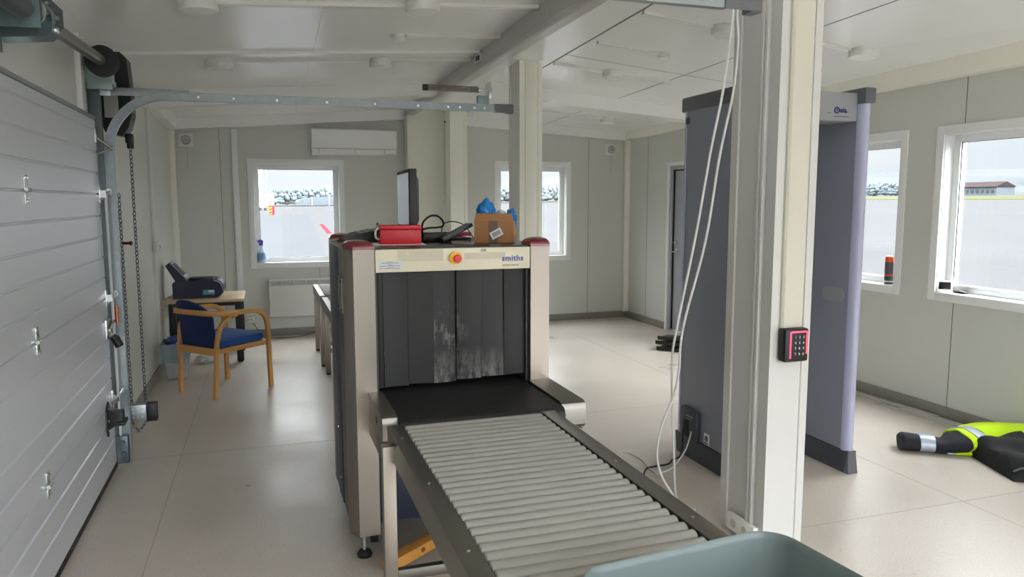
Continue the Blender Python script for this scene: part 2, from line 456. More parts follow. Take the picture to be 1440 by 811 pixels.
# wall-top beams and rafters
def beam(name, pts, m=M['ceil']): return struct(name, MB().hexa([V(p) for p in pts]), m)
beam('trim_7', [(XR - .09, YN, 2.475), (XR, YN, 2.475), (XR, YF, 2.375), (XR - .09, YF, 2.375), (XR - .09, YN, 2.68), (XR, YN, 2.68), (XR, YF, 2.52), (XR - .09, YF, 2.52)], M['cream'])
beam('trim_8', [(2.0, YF - .09, 2.515), (XR - .09, YF - .09, 2.36), (XR - .09, YF, 2.36), (2.0, YF, 2.515), (2.0, YF - .09, 2.72), (XR - .09, YF - .09, 2.56), (XR - .09, YF, 2.56), (2.0, YF, 2.72)])
beam('trim_9', [(XL, YF - .09, 2.355), (1.66, YF - .09, 2.545), (1.66, YF, 2.545), (XL, YF, 2.355), (XL, YF - .09, 2.52), (1.66, YF - .09, 2.72), (1.66, YF, 2.72), (XL, YF, 2.52)])
beam('trim_10', [(XL, 7.48, 2.40), (XL + .09, 7.48, 2.40), (XL + .09, YF - .09, 2.36), (XL, YF - .09, 2.36), (XL, 7.48, 2.56), (XL + .09, 7.48, 2.56), (XL + .09, YF - .09, 2.52), (XL, YF - .09, 2.52)])
beam('trim_11', [(XL, 7.30, 2.38), (1.64, 7.30, 2.60), (1.64, 7.48, 2.60), (XL, 7.48, 2.38), (XL, 7.30, 2.60), (1.64, 7.30, 2.78), (1.64, 7.48, 2.78), (XL, 7.48, 2.60)])
beam('trim_12', [(2.10, 7.03, 2.565), (XR - .09, 7.03, 2.39), (XR - .09, 7.23, 2.385), (2.10, 7.23, 2.56), (2.10, 7.03, 2.74), (XR - .09, 7.03, 2.58), (XR - .09, 7.23, 2.58), (2.10, 7.23, 2.74)])
# ridge beam: grey channel with a bright lower lip
def rz_(z, y): return z - .003 * (y - 4)
def lng(mb, sec, y0=YN, y1=YF - .01):
    A = [mb.bm.verts.new(V((x, y0, rz_(z, y0)))) for x, z in sec]; B = [mb.bm.verts.new(V((x, y1, rz_(z, y1)))) for x, z in sec]
    n = len(sec); mb.bm.faces.new(A[::-1]); mb.bm.faces.new(B)
    for i in range(n): mb.bm.faces.new((A[i], A[(i + 1) % n], B[(i + 1) % n], B[i]))
    return mb
lng(MB(), [(1.655, 2.80), (1.655, 2.645), (1.64, 2.632), (1.635, 2.60), (1.645, 2.59), (1.705, 2.59), (1.71, 2.60), (1.71, 2.80)]).bm
mb = MB(); lng(mb, [(1.655, 2.82), (1.655, 2.655), (1.638, 2.64), (1.632, 2.60), (1.642, 2.59), (1.715, 2.59), (1.72, 2.60), (1.72, 2.82)])
struct('trim_13', mb, mat('grey_beam_paint', rgb(190, 188, 183), .3, var=.02), 'grey ridge beam running the length of the room', 'beam')

# windows -------------------------------------------------------------------
def window(n, plane, c, sgn, a0, a1, z0, z1, sash=True):
    """white casing on the inner face, deep reveal, frame and one pane; c = inner wall face, sgn = direction to outside"""
    o = thing('window_%d' % n, ['tall white window behind the desk on the far wall', 'white window on the far wall behind the pillars', 'wide white window in the right wall nearest the jacket', 'white window beside the walk-through gate', 'unseen white window added behind the gate to light the mid floor', 'white window in the right wall behind the camera'][n - 1], 'window', (a0, c, z0) if plane == 'y' else (c, a0, z0))
    o['kind'] = 'structure'
    def bx(mb, a, b, d0, d1, zz0, zz1, bev=.002):
        d0, d1 = sorted((c + sgn * d0, c + sgn * d1))
        if plane == 'y': mb.box(a, b, d0, d1, zz0, zz1, bev)
        else: mb.box(d0, d1, a, b, zz0, zz1, bev)
    def ringb(mb, m, w, d0, d1):
        bx(mb, a0 - m, a0 - m + w, d0, d1, z0 - m, z1 + m); bx(mb, a1 + m - w, a1 + m, d0, d1, z0 - m, z1 + m)
        bx(mb, a0 - m + w, a1 + m - w, d0, d1, z0 - m, z0 - m + w); bx(mb, a0 - m + w, a1 + m - w, d0, d1, z1 + m - w, z1 + m)
    mb = MB(); ringb(mb, .055, .062, -.012, .002); obj('casing', mb, M['bright'], o)
    mb = MB(); ringb(mb, 0, .012, .002, .15); obj('reveal', mb, M['bright'], o)
    mb = MB(); ringb(mb, -.012, .05, .085, .145); obj('window_frame', mb, M['bright'], o)
    mb = MB(); bx(mb, a0 + .05, a1 - .05, .105, .111, z0 + .05, z1 - .05, 0); obj('pane', mb, M['glass'], o)
    mb = MB(); ringb(mb, -.06, .006, .098, .104); obj('gasket', mb, M['black'], o)
for n, (a, b, c, d) in enumerate(WIN_FAR): window(n + 1, 'y', YF, 1, a, b, c, d)
for n, (a, b, c, d) in enumerate(WIN_RIGHT): window(n + 3, 'x', XR, 1, a, b, c, d)

# far door in the right wall
d = thing('door_1', 'grey steel door in the right wall near the far corner', 'door', (XR, 7.64, 0)); d['kind'] = 'structure'
mb = MB(); y0, y1 = 7.22, 8.06
mb.box(XR - .014, XR + .002, y1, y1 + .05, 0, 2.035, .002); mb.box(XR - .014, XR + .002, y0 - .05, y0, 0, 2.035, .002); mb.box(XR - .014, XR + .002, y0, y1, 1.985, 2.035, .002)
obj('door_casing', mb, M['bright'], d)
mb = MB(); mb.box(XR, XR + .12, y1 - .045, y1, 0, 1.985, .003); mb.box(XR, XR + .12, y0, y0 + .045, 0, 1.985, .003); mb.box(XR, XR + .12, y0 + .045, y1 - .045, 1.94, 1.985, .003)
obj('door_frame', mb, M['doorgrey'], d)
obj('door_seal', MB().box(XR + .02, XR + .034, y1 - .06, y1 - .045, .02, 1.94).box(XR + .02, XR + .034, y0 + .045, y1 - .06, 1.925, 1.94), M['black'], d)
leaf = obj('door_leaf', MB().box(XR + .034, XR + .085, y0 + .045, y1 - .045, .01, 1.94, .002), M['doorgrey'], d)
mb = MB(); hy = y1 - .12
mb.box(XR + .027, XR + .034, hy - .02, hy + .02, .93, 1.00, .002); mb.cyl((XR + .03, hy, .965), (XR - .02, hy, .965), .009); mb.cyl((XR - .015, hy + .008, .965), (XR - .015, hy - .11, .965), .009)
obj('door_handle', mb, M['zinc'], leaf)
mb = MB(); mb.cyl((XR + .034, hy, 1.075), (XR + .014, hy, 1.075), .024); mb.box(XR + .004, XR + .014, hy - .02, hy + .02, 1.07, 1.08)
obj('lock_cylinder', mb, M['zinc'], leaf)

# pillars: steel posts with recessed faces
def pillar(name, x0, x1, y0, y1, top, label, m='cream'):
    r = .007
    a, b = .036, .016
    sec = [(x0, y0), (x0 + a, y0), (x0 + a + .003, y0 + r), (x1 - a - .003, y0 + r), (x1 - a, y0), (x1, y0), (x1, y0 + .04), (x1 - r, y0 + .045), (x1 - r, y1 - .045), (x1, y1 - .04), (x1, y1),
           (x1 - a, y1), (x0 + a, y1), (x0, y1), (x0, y1 - .05), (x0 + r, y1 - .055), (x0 + r, y0 + .06), (x0, y0 + .055)]
    o = thing(name, label, 'pillar', ((x0 + x1) / 2, (y0 + y1) / 2, 0)); o['kind'] = 'structure'
    obj('post', MB().prism(sec, 'z', 0, top), M[m], o)
    return o
p1 = pillar('pillar', 2.065, 2.272, 2.70, 3.035, zr(2.1, 2.9) + .01, 'nearest grey-white steel pillar with the red lit keypad', 'postgrey')
mb = MB()
for y in (2.775, 2.80): mb.box(2.052, 2.074, y, y + .02, 0, zr(2.1, 2.8), .004)
obj('side_trunking', mb, M['postgrey'], p1)
sec = [(2.113, 2.708), (2.113, 2.695), (2.122, 2.686), (2.216, 2.686), (2.225, 2.695), (2.225, 2.708)]
obj('front_trunking', MB().prism(sec, 'z', 1.02, zr(2.1, 2.7)), mat('cream_trunking', rgb(200, 199, 186), .35, var=.02), p1)
p2 = pillar('pillar', 2.065, 2.268, 6.08, 6.37, zr(2.1, 6.1) + .01, 'middle cream steel pillar behind the scanner, by the rail end')
obj('front_trunking', MB().box(2.115, 2.215, 6.078, 6.09, 0, zr(2.1, 6.0), .003), M['cream'], p2)
p3 = pillar('pillar', 2.065, 2.268, 8.57, 8.82, zr(2.1, 8.6) + .01, 'farthest cream steel pillar next to the boxed-in column')
obj('bolt', MB().cyl((2.068, 8.80, 2.5), (2.05, 8.80, 2.5), .012), M['black'], p3)
pb = struct('trim_14', MB().box(1.64, 2.08, 8.95, YF, 0, 2.68, .004), M['cream'], 'wide cream column box against the far wall', 'column')
struct('trim_15', MB().box(XL, XL + .06, YF - .08, YF - .014, .085, 2.37, .003).box(XR - .07, XR, YF - .07, YF - .014, .085, 2.37, .003), M['cream'])

# ------------------------------------------------------------------ garage door
DR = math.radians(.5)
gd = thing('garage_door', 'silver-grey sectional garage door with horizontal grooves on the left', 'garage door', (-.885, 4.83, 0), 0)
def dz(k): return .43 + .1175 * k
secs = [(.045, .43), (.43, 1.02), (1.02, 1.615), (1.615, 2.03)]
for i, (a, b) in enumerate(secs):
    # section profile (x out towards room = +, z)
    zs = []
    ref = (.43, .43, 1.02, 1.615)[i]
    gr = [ref + .118 * k for k in range(-4, 6)]
    gr = [g for g in gr if a + .04 < g < b - .04]
    prof = [(-.04, a), (-.008, a), (-.008, a + .002), (0, a + .006)]
    if i == 0: prof = [(-.04, a), (0, a)]
    for g in gr: prof += [(0, g - .007), (-.006, g - .002), (-.006, g + .002), (0, g + .007)]
    prof += [(0, b - .006), (-.008, b - .002), (-.008, b), (-.04, b)]
    s_ = obj('door_section', MB().prism(prof, 'y', -2.55, 0), M['door'], gd, local=True)
    if i == 3: obj('top_trim', MB().box(-.042, .002, -2.55, 0, 2.03, 2.05, .003), M['galv'], s_, local=True)
obj('bottom_seal', MB().box(-.045, .004, -2.55, -.01, .012, .045, .006).cyl((-.02, -2.55, .014), (-.02, -.01, .014), .013), M['rubber'], gd, local=True)
mb = MB()
for i, (a, b) in enumerate(secs): mb.box(-.042, .003, -.022, .002, a, b - .004, .002)
obj('end_cap', mb, M['galvd'], gd, local=True)
for z in (.43, 1.02, 1.615):
    for y in (-1.47, -.0):
        mb = MB()
        yy = y if y else -.05
        if y:
            mb.box(.0, .004, yy - .022, yy + .022, z + .012, z + .06, .001); mb.box(.0, .004, yy - .022, yy + .022, z - .05, z - .008, .001)
            mb.cyl((.008, yy - .026, z + .003), (.008, yy + .026, z + .003), .008); 
            for q in (z + .05, z - .04):
                for e in (-.011, .011): mb.cyl((.004, yy + e, q), (.009, yy + e, q), .006, 6)
            obj('hinge', mb, M['zinc'], gd, local=True)
        else:
            # roller carrier at the door edge with its axle reaching into the track
            mb.box(.0, .005, -.05, -.004, z - .05, z + .05, .001); mb.box(.005, .035, -.035, -.03, z - .02, z + .02)
            mb.cyl((.03, -.05, z + .012), (.03, .085, z + .012), .0055, 8); mb.cyl((.03, .08, z + .012), (.03, .10, z + .012), .02, 14)
            mb.cyl((.004, -.03, z - .035), (.045, .04, z + .02), .005, 6)
            obj('roller_bracket', mb, M['zinc'], gd, local=True)
mb = MB(); mb.box(0, .005, -.06, -.005, 1.90, 1.99, .001); mb.cyl((.0, -.02, 1.93), (.055, .10, 1.88), .006, 8); mb.cyl((.0, -.02, 1.84), (.055, .10, 1.88), .006, 8); mb.cyl((.045, .09, 1.88), (.065, .11, 1.88), .014)
obj('top_roller_arm', mb, M['zinc'], gd, local=True)
# black lifting handle near the bottom corner
mb = MB()
hz, hy = .335, -.20
mb.prism([(hy - .06, hz + .075), (hy + .01, hz + .115), (hy + .055, hz + .06), (hy + .03, hz - .035), (hy - .035, hz - .075), (hy - .075, hz - .02)], 'x', 0, .008)
rings = []
for t, w, h in ((.006, .085, .12), (.05, .07, .07), (.075, .085, .06)):
    rings.append([V((t, hy + .01 * 0 + sy * w / 2 + t * .5, hz + .02 + sz * h / 2)) for sy, sz in ((-1, -1), (1, -1), (1, 1), (-1, 1))])
mb.loft(rings)
mb.box(.05, .09, hy - .03, hy + .09, hz - .02, hz + .0, .004)
hd = obj('lifting_handle', mb, M['black'], gd, local=True)
mb = MB()
for q in (.0, .055): mb.cyl((.01, hy - .04, hz - .04 + q), (.016, hy - .04, hz - .04 + q), .009, 8)
obj('screw', mb, M['zinc'], hd, local=True)
# slide bolt
mb = MB(); z = .845
mb.box(0, .012, -.13, .0, z - .05, z + .06, .002); mb.cyl((.02, -.11, z), (.02, .07, z + .035), .008); mb.cyl((.02, -.09, z - .02), (.045, -.075, z - .06), .008)
bt = obj('slide_bolt', mb, M['zinc'], gd, local=True)
obj('knob', MB().cyl((.04, -.08, z - .045), (.062, -.07, z - .10), .024, 14).cyl((.03, -.082, z - .04), (.045, -.078, z - .06), .02, 12), M['black'], bt, local=True)
gd.rotation_euler = (0, 0, DR); WM[gd] = Matrix.Translation(gd.location) @ Matrix.Rotation(DR, 4, 'Z')

# tracks --------------------------------------------------------------------
def track(y, side, label, up=0.):
    t = thing('door_track', label, 'track', (-.85, y, 0))
    # vertical channel, bend and horizontal rail as one swept C section
    path = [V((-.845, y, 0.0)), V((-.845, y, 1.86 + up))]
    R = .33
    for k in range(1, 13):
        a = PI / 2 * k / 12
        path.append(V((-.845 + R - R * math.cos(a), y, 1.86 + up + R * math.sin(a))))
    path.append(V((1.50, y, 2.193 + up)))
    # C section in (n = normal of path within the plane, y)
    sec = [(-.026, 0), (.026, 0), (.026, .012 * side), (.022, .012 * side), (.022, .004 * side), (-.022, .004 * side), (-.022, .03 * side), (-.026, .03 * side)]
    rings = []
    for i, p in enumerate(path):
        d_ = (path[min(i + 1, len(path) - 1)] - path[max(i - 1, 0)]).normalized(); n_ = V((-d_.z, 0, d_.x))
        rings.append([p + n_ * u + V((0, -v, 0)) for u, v in sec])
    mb = MB().loft(rings)
    obj('rail', mb, M['galv'], t)
    mb = MB(); mb.box(-.97, -.875, y - .005, y + .035, 0, 2.30, .003); obj('angle_post', mb, M['galvd'], t)
    for z in (.25, .95, 1.62): obj('wall_bracket', MB().box(-.9, -.84, y + .0, y + .006, z - .03, z + .03, .002), M['galv'], t)
    mb = MB(); mb.box(-.875, -.40, y + .002, y + .01, (2.185 + up), (2.23 + up), .001); mb.box(-.93, -.82, y - .004, y + .004, (2.18 + up), (2.24 + up), .002); obj('cross_brace', mb, M['galv'], t)
    for x in (-.35, -.15, .1, .4, .7, .98, 1.18, 1.26, 1.36, 1.43): obj('bolt', MB().cyl((x, y, (2.19 + up)), (x, y - .009, (2.19 + up)), .008, 8), M['zinc'], t)
    obj('end_angle', MB().box(1.49, 1.635, y - .004, y + .002, (2.165 + up), (2.222 + up), .001).box(1.598, 1.638, y + .002, y + .06, (2.163 + up), (2.224 + up), .001), M['mdcap'], t)
    mb = MB(); mb.box(1.39, 1.47, y + .004, y + .05, (2.215 + up), (2.275 + up), .002)
    for x in (1.405, 1.43, 1.455): mb.box(x, x + .004, y - .002, y + .006, (2.215 + up), (2.275 + up))
    obj('bumper_bracket', mb, mat('blue_zinc', rgb(140, 160, 162), .35, .6), t)
    mb = MB(); mb.cyl((1.04, y + .03, (2.315 + up)), (1.49, y + .03, (2.315 + up)), .007, 10)
    mb.cyl((1.395, y + .03, (2.315 + up)), (1.40, y + .03, (2.315 + up)), .022); mb.cyl((1.485, y + .03, (2.315 + up)), (1.49, y + .03, (2.315 + up)), .02); mb.box(1.47, 1.49, y + .01, y + .05, (2.26 + up), (2.315 + up), .002)
    obj('bumper_rod', mb, M['zinc'], t)
    pts = []
    for k in range(34 * 8 + 1):
        a = 2 * PI * k / 8; pts.append(V((1.05 + .345 * k / (34 * 8), y + .03 + .019 * math.cos(a), (2.315 + up) + .019 * math.sin(a))))
    obj('bumper_spring', MB().tube(pts, .0034, 5, smooth=False), M['steel'], t)
    obj('bumper_cap', MB().cyl((1.02, y + .03, (2.315 + up)), (1.052, y + .03, (2.315 + up)), .021), M['black'], t)
    return t
t1 = track(4.95, 1, 'galvanised door track bending from the far door edge into a horizontal rail')
mb = MB(); mb.box(-.90, -.835, 4.90, 4.965, 0.0, .17, .003); mb.cyl((-.86, 4.895, .06), (-.86, 4.88, .06), .016, 10); mb.cyl((-.86, 4.90, .13), (-.86, 4.88, .13), .012, 10)
obj('foot_bracket', mb, M['galvd'], t1)
t2 = track(2.25, -1, 'second galvanised door rail overhead, ending beside the nearest pillar', .045)
# white cable strip along the post
obj('counter_cable', MB().cyl((-.868, 4.885, .18), (-.868, 4.885, 1.62), .008, 8), M['cable'], t1)
obj('copper_rod', MB().cyl((-.85, 4.89, .86), (-.85, 4.89, .96), .010, 8), M['copper'], t1)
struct('trim_16', MB().box(XL, XL + .03, 4.82, 4.94, 0, 2.5, .003), M['trimw'])

# torsion shaft -------------------------------------------------------------
def shz(y): return 2.312 + .038 * (y - 3.6)
ts = thing('torsion_shaft', 'steel torsion shaft above the garage door with coupling and cable drum', 'shaft', (-.84, 4.0, 2.33))
def sh(y): return (-.84, y, shz(y))
obj('shaft', MB().cyl(sh(2.3), sh(4.92), .0125, 12).cyl(sh(3.62), sh(4.80), .030, 18), M['steelh'], ts)
obj('cable_drum', MB().lathe([(.075, -.03), (.085, -.028), (.085, -.02), (.072, -.018), (.072, .018), (.085, .02), (.085, .028), (.03, .032)], seg=28, mtx=Matrix.Translation(sh(4.87)) @ Matrix.Rotation(PI / 2, 4, 'X')), M['black'], ts)
o8 = [(-.84 + .092 * math.cos(PI / 8 + k * PI / 4), 2.315 + .092 * math.sin(PI / 8 + k * PI / 4)) for k in range(8)]
cp = obj('spring_plate', MB().prism(o8, 'y', 3.60, 3.608), M['galvd'], ts)
mb = MB(); mb.ring((-.84, 3.598, 2.314), (0, 1, 0), .052, .009, 24, 6)
for k in range(6):
    a = k * PI / 3; mb.cyl((-.84 + .066 * math.cos(a), 3.585, 2.315 + .066 * math.sin(a)), (-.84 + .066 * math.cos(a), 3.60, 2.315 + .066 * math.sin(a)), .008, 6)
obj('plate_hub', mb, M['galv'], cp)
mb = MB(); mb.cyl(sh(3.46), sh(3.60), .030, 16)
for k in range(4):
    a = k * PI / 2 + .5; mb.box(-.84 + .036 * math.cos(a) - .009, -.84 + .036 * math.cos(a) + .009, 3.45, 3.59, 2.31 + .036 * math.sin(a) - .009, 2.31 + .036 * math.sin(a) + .009, .003)
mb.cyl(sh(3.43), sh(3.445), .062, 20)
obj('coupling', mb, M['zinc'], ts)
pts = []
for k in range(60 * 8 + 1):
    a = 2 * PI * k / 8; y = 2.35 + 1.0 * k / 480; pts.append(V((-.84 + .040 * math.cos(a), y, shz(y) + .040 * math.sin(a))))
obj('torsion_spring', MB().tube(pts, .0075, 5, smooth=False), M['galvd'], ts)
bg_ = mat('blue_grey_zinc', rgb(98, 116, 120), .4, .5, var=.15, scale=30)
mb = MB(); mb.box(-.967, -.79, 3.40, 3.408, 2.235, 2.40, .003); mb.prism([(-.967, 2.21), (-.80, 2.225), (-.775, 2.245), (-.775, 2.275), (-.80, 2.29), (-.967, 2.30)], 'y', 3.50, 3.62); mb.box(-.967, -.955, 3.12, 3.52, 2.155, 2.36, .002)
br = obj('bearing_bracket', mb, bg_, ts)
obj('bracket_bolt', MB().cyl((-.776, 3.56, 2.26), (-.764, 3.56, 2.26), .014, 6).box(-.777, -.7735, 3.525, 3.60, 2.254, 2.266), M['zinc'], br)
mb = MB(); mb.box(-.967, -.79, 4.915, 4.925, 2.24, 2.44, .003); mb.box(-.93, -.80, 4.90, 4.916, 2.21, 2.27, .003)
obj('end_plate', mb, mat('pale_green_zinc', rgb(140, 156, 152), .45, .4, var=.08), ts)

# chain hoist ---------------------------------------------------------------
ho = thing('chain_hoist', 'black hoist motor unit beside the cable drum above the door track', 'hoist', (-.84, 5.3, 1.98))
prof = [(5.12, 2.46), (5.30, 2.475), (5.36, 2.45), (5.37, 2.05), (5.33, 1.99), (5.22, 1.98), (5.12, 2.02)]
prof = [(-.93, 2.47), (-.80, 2.475), (-.765, 2.44), (-.75, 2.20), (-.752, 2.10), (-.775, 2.02), (-.81, 1.975), (-.90, 1.99), (-.93, 2.06)]
obj('motor_housing', MB().prism(prof, 'y', 5.20, 5.36), M['black'], ho)
for z in (2.39, 2.27):
    sl = obj('slotted_bracket', MB().box(-.90, -.825, 5.185, 5.20, z - .022, z + .022, .004), M['galv'], ho)
    obj('slot', MB().box(-.885, -.84, 5.183, 5.186, z - .006, z + .006), M['black'], sl)
obj('end_plate', MB().box(-.90, -.822, 5.19, 5.20, 2.08, 2.23, .003), mat('pale_motor_case', rgb(170, 172, 172), .4), ho)
obj('chain_guide', MB().box(-.80, -.755, 5.21, 5.26, 1.93, 1.99, .008).cyl((-.775, 5.235, 1.90), (-.775, 5.235, 1.94), .02), M['black'], ho)
def chain(mb, p0, p1, lk=.032):
    p0, p1 = V(p0), V(p1); L = (p1 - p0).length; n = int(L / (lk * .78)); t = (p1 - p0).normalized()
    for k in range(n):
        c = p0 + t * (k + .5) * L / n
        u = t.orthogonal().normalized(); w = t.cross(u)
        if k % 2: u, w = w, u
        pts = []
        for j in range(11):
            a = 2 * PI * j / 10; pts.append(c + t * math.cos(a) * lk / 2 + u * math.sin(a) * lk * .27)
        mb.tube(pts, .0026, 4, smooth=False)
    return mb
hc = thing('hoist_chain', 'thin steel hand chain hanging in a loop from the hoist', 'chain', (-.80, 5.22, .1))
hc['kind'] = 'thing'
obj('chain_strand', chain(MB(), (-.775, 5.235, 1.91), (-.775, 5.235, .16)), M['galvd'], hc)
mb = MB(); chain(mb, (-.85, 5.20, 1.62), (-.85, 5.20, .16)); chain(mb, (-.85, 5.20, .16), (-.82, 5.215, .10)); chain(mb, (-.82, 5.215, .10), (-.775, 5.235, .16))
obj('chain_strand', mb, M['galvd'], hc)
obj('chain_tag', MB().cyl((-.845, 5.19, 1.315), (-.80, 5.18, 1.315), .009, 12).cyl((-.80, 5.18, 1.315), (-.79, 5.178, 1.315), .014, 12), M['redcap'], hc)
mb = MB(); mb.box(-.872, -.86, 5.19, 5.21, 1.45, 1.52, .003); mb.ring((-.86, 5.195, 1.45), (0, 1, 0), .02, .004, 14, 6)
obj('chain_hook', mb, M['zinc'], hc)
cb = thing('chain_keeper_box', 'small grey perforated keeper box with black end by the track foot', 'box', (-.80, 4.99, .23))
obj('housing', MB().box(-.845, -.735, 4.97, 5.03, .235, .335, .003), M['galv'], cb)
mb = MB()
for i in range(4):
    for j in range(3): mb.cyl((-.835 + i * .026, 4.971, .26 + j * .026), (-.835 + i * .026, 4.968, .26 + j * .026), .004, 6)
obj('hole', mb, M['bright'], cb)
obj('end_cap', MB().box(-.735, -.675, 4.968, 5.032, .228, .34, .006), M['black'], cb)

# ------------------------------------------------------------------ ceiling fittings
def lamp_proto():
    o = thing('ceiling_lamp', '', 'ceiling lamp', (0, 0, 0))
    obj('housing', MB().lathe([(.098, .0), (.102, -.012), (.102, -.050), (.095, -.060), (.084, -.060), (.084, -.056)], seg=40), M['white'], o, local=True)
    obj('lens', MB().lathe([(.083, -.052), (.083, -.059), (.06, -.062), (.0005, -.063)], seg=40), M['lens'], o, local=True)
    return o
lp = lamp_proto()
lamps = [('l', -.30, 4.545, 'round white ceiling lamp nearest the garage door, top edge of view', 1), ('l', .925, 4.49, 'round white ceiling lamp over the scanner entry, cut by the top edge', 1),
         ('l', -.275, 6.09, 'round white ceiling lamp above the garage door rail', 1), ('l', .916, 6.108, 'round white ceiling lamp beside the ridge beam above the rail', .85),
         ('r', 2.877, 5.988, 'round white ceiling lamp between the middle pillar and the gate', .85), ('r', 2.95, 4.42, 'round white ceiling lamp half hidden by the nearest pillar', 1),
         ('r', 3.99, 4.32, 'round white ceiling lamp right of the nearest pillar', 1), ('r', 3.868, 8.165, 'round white ceiling lamp farthest back near the far corner', .9)]
for i, (sd, x, y, lab, sc) in enumerate(lamps):
    fn = zl if sd == 'l' else zr
    e = .01; sx = (fn(x + e, y) - fn(x - e, y)) / (2 * e); sy = (fn(x, y + e) - fn(x, y - e)) / (2 * e)
    rot = (math.atan(sy), -math.atan(sx), 0)
    loc = (x, y, fn(x, y))
    if i == 0: lp.location = loc; lp.rotation_euler = rot; lp['label'] = lab; lp['group'] = 'round ceiling lamps'; o = lp
    else: o = copy_tree(lp, loc, rot, lab)
    o.scale = (sc, sc, 1)
dp = thing('smoke_detector', '', 'smoke detector', (0, 0, 0))
obj('base', MB().lathe([(.052, 0), (.052, -.018), (.048, -.02), (.0005, -.02)], seg=28), M['white'], dp, local=True)
obj('sensor_dome', MB().lathe([(.044, -.018), (.046, -.034), (.036, -.046), (.0005, -.048)], seg=28), M['white'], dp, local=True)
dets = [('l', .92, 5.30, 'small white smoke detector on the left ceiling beside the ridge beam'), ('r', 2.936, 5.223, 'small white smoke detector on the right ceiling'),]
for i, (sd, x, y, lab) in enumerate(dets):
    fn = zl if sd == 'l' else zr
    sx = (fn(x + .01, y) - fn(x - .01, y)) / .02
    loc = (x, y, fn(x, y)); rot = (0, -math.atan(sx), 0)
    if i == 0: dp.location = loc; dp.rotation_euler = rot; dp['label'] = lab; dp['group'] = 'smoke detectors'
    else: copy_tree(dp, loc, rot, lab)
for fn, x0, x1, y, lab in ((zl, -.18, .83, 6.09, 'white cable trunking between the two lamps above the rail'), (zl, 1.0, 1.65, 6.105, 'short white trunking from a lamp to the ridge beam'), (zl, .97, 1.65, 5.285, 'white trunking from the left smoke detector to the ridge beam'),
                           (zl, -.21, .83, 4.535, 'white trunking along the top edge between two lamps'), (zl, 1.02, 1.65, 4.50, 'white trunking from the lamp over the scanner to the ridge beam'),
                           (zr, 2.34, 2.80, 5.995, 'white trunking running to the lamp behind the middle pillar'), (zr, 2.96, 3.42, 5.98, 'white trunking past the lamp towards the gate'), (zr, 2.38, 2.89, 5.22, 'white trunking to the right smoke detector'),
                           (zr, 2.34, 2.85, 4.44, 'white trunking to the lamp beside the nearest pillar'), (zr, 3.05, 3.89, 4.35, 'white trunking emerging right of the nearest pillar to a lamp'), (zr, 2.34, 3.78, 8.13, 'white trunking to the farthest ceiling lamp')):
    mb = MB(); strip_on(fn, x0, y, x1, y, .034, .024, mb)
    tag(obj('cable_trunking', mb, M['white']), lab, 'cable trunking', 'ceiling cable trunking')
o = thing('wall_socket', 'white socket block on the side of the ridge beam', 'socket', (1.645, 5.85, 2.67))
obj('plate', MB().box(1.636, 1.656, 5.78, 5.92, 2.655, 2.715, .003), M['white'], o)
obj('outlet', MB().box(1.632, 1.637, 5.79, 5.82, 2.665, 2.70).box(1.632, 1.637, 5.84, 5.85, 2.665, 2.705).box(1.632, 1.637, 5.87, 5.88, 2.665, 2.705), M['black'], o)

# ------------------------------------------------------------------ wall fittings
def fan(x, z, lab):
    o = thing('wall_vent', lab, 'fan', (x, YF, z), group='square wall vents')
    obj('cover', MB().box(x - .075, x + .075, YF - .03, YF, z - .075, z + .075, .008), M['white'], o)
    mb = MB(); mb.ring((x, YF - .032, z), (0, 1, 0), .045, .008, 24, 8); mb.cyl((x, YF - .045, z), (x, YF - .03, z), .02, 16)
    for k in range(8):
        a = k * PI / 4; mb.cyl((x + .018 * math.cos(a), YF - .034, z + .018 * math.sin(a)), (x + .044 * math.cos(a + .4), YF - .034, z + .044 * math.sin(a + .4)), .004, 5)
    obj('grille', mb, mat('grey_grille', rgb(168, 170, 172), .3, .3), o)
    obj('pull_cord', MB().cyl((x + .005, YF - .012, z - .075), (x + .005, YF - .012, z - .31), .0035, 6), M['plate'], o)
fan(-.795, 2.25, 'square white wall vent in the far left corner with pull cord'); fan(4.385, 2.245, 'square white wall vent in the far right corner')
o = thing('wall_trunking', 'wide white vertical cable trunking between desk corner and far window', 'cable trunking', (-.29, YF, 0))
obj('cover', MB().box(-.325, -.262, YF - .03, YF, .24, 2.38, .004), M['bright'], o)
o = thing('wall_trunking', 'white vertical trunking on the left wall above the desk end', 'cable trunking', (XL, 7.5, 0))
obj('cover', MB().box(XL, XL + .025, 7.44, 7.50, .085, 2.40, .004), M['trimw'], o)
o = tag(obj('junction_box', MB().box(XL + .025, XL + .055, 7.40, 7.54, 1.13, 1.21, .006), M['white']), 'small white junction box on the left wall trunking', 'junction box')
obj('switch', MB().cyl((XL + .055, 7.48, 1.17), (XL + .066, 7.48, 1.17), .018), M['white'], o)
o = tag(obj('wall_socket', MB().box(-.25, -.16, YF - .035, YF, .17, .245, .005), M['white']), 'white wall socket low on the far wall behind the desk', 'socket')
obj('outlet', MB().cyl((-.225, YF - .036, .207), (-.225, YF - .033, .207), .014).cyl((-.185, YF - .036, .207), (-.185, YF - .033, .207), .014), M['plate'], o)
tag(obj('power_cable', MB().tube([(-.18, YF - .02, .18), (-.12, YF - .06, .09), (-.05, YF - .1, .006), (.15, YF - .2, .006), (.4, YF - .12, .006), (.62, YF - .04, .08), (.70, YF - .03, .2)], .004, 6), M['black']), 'thin dark cable trailing along the far skirting under the heater', 'cable')

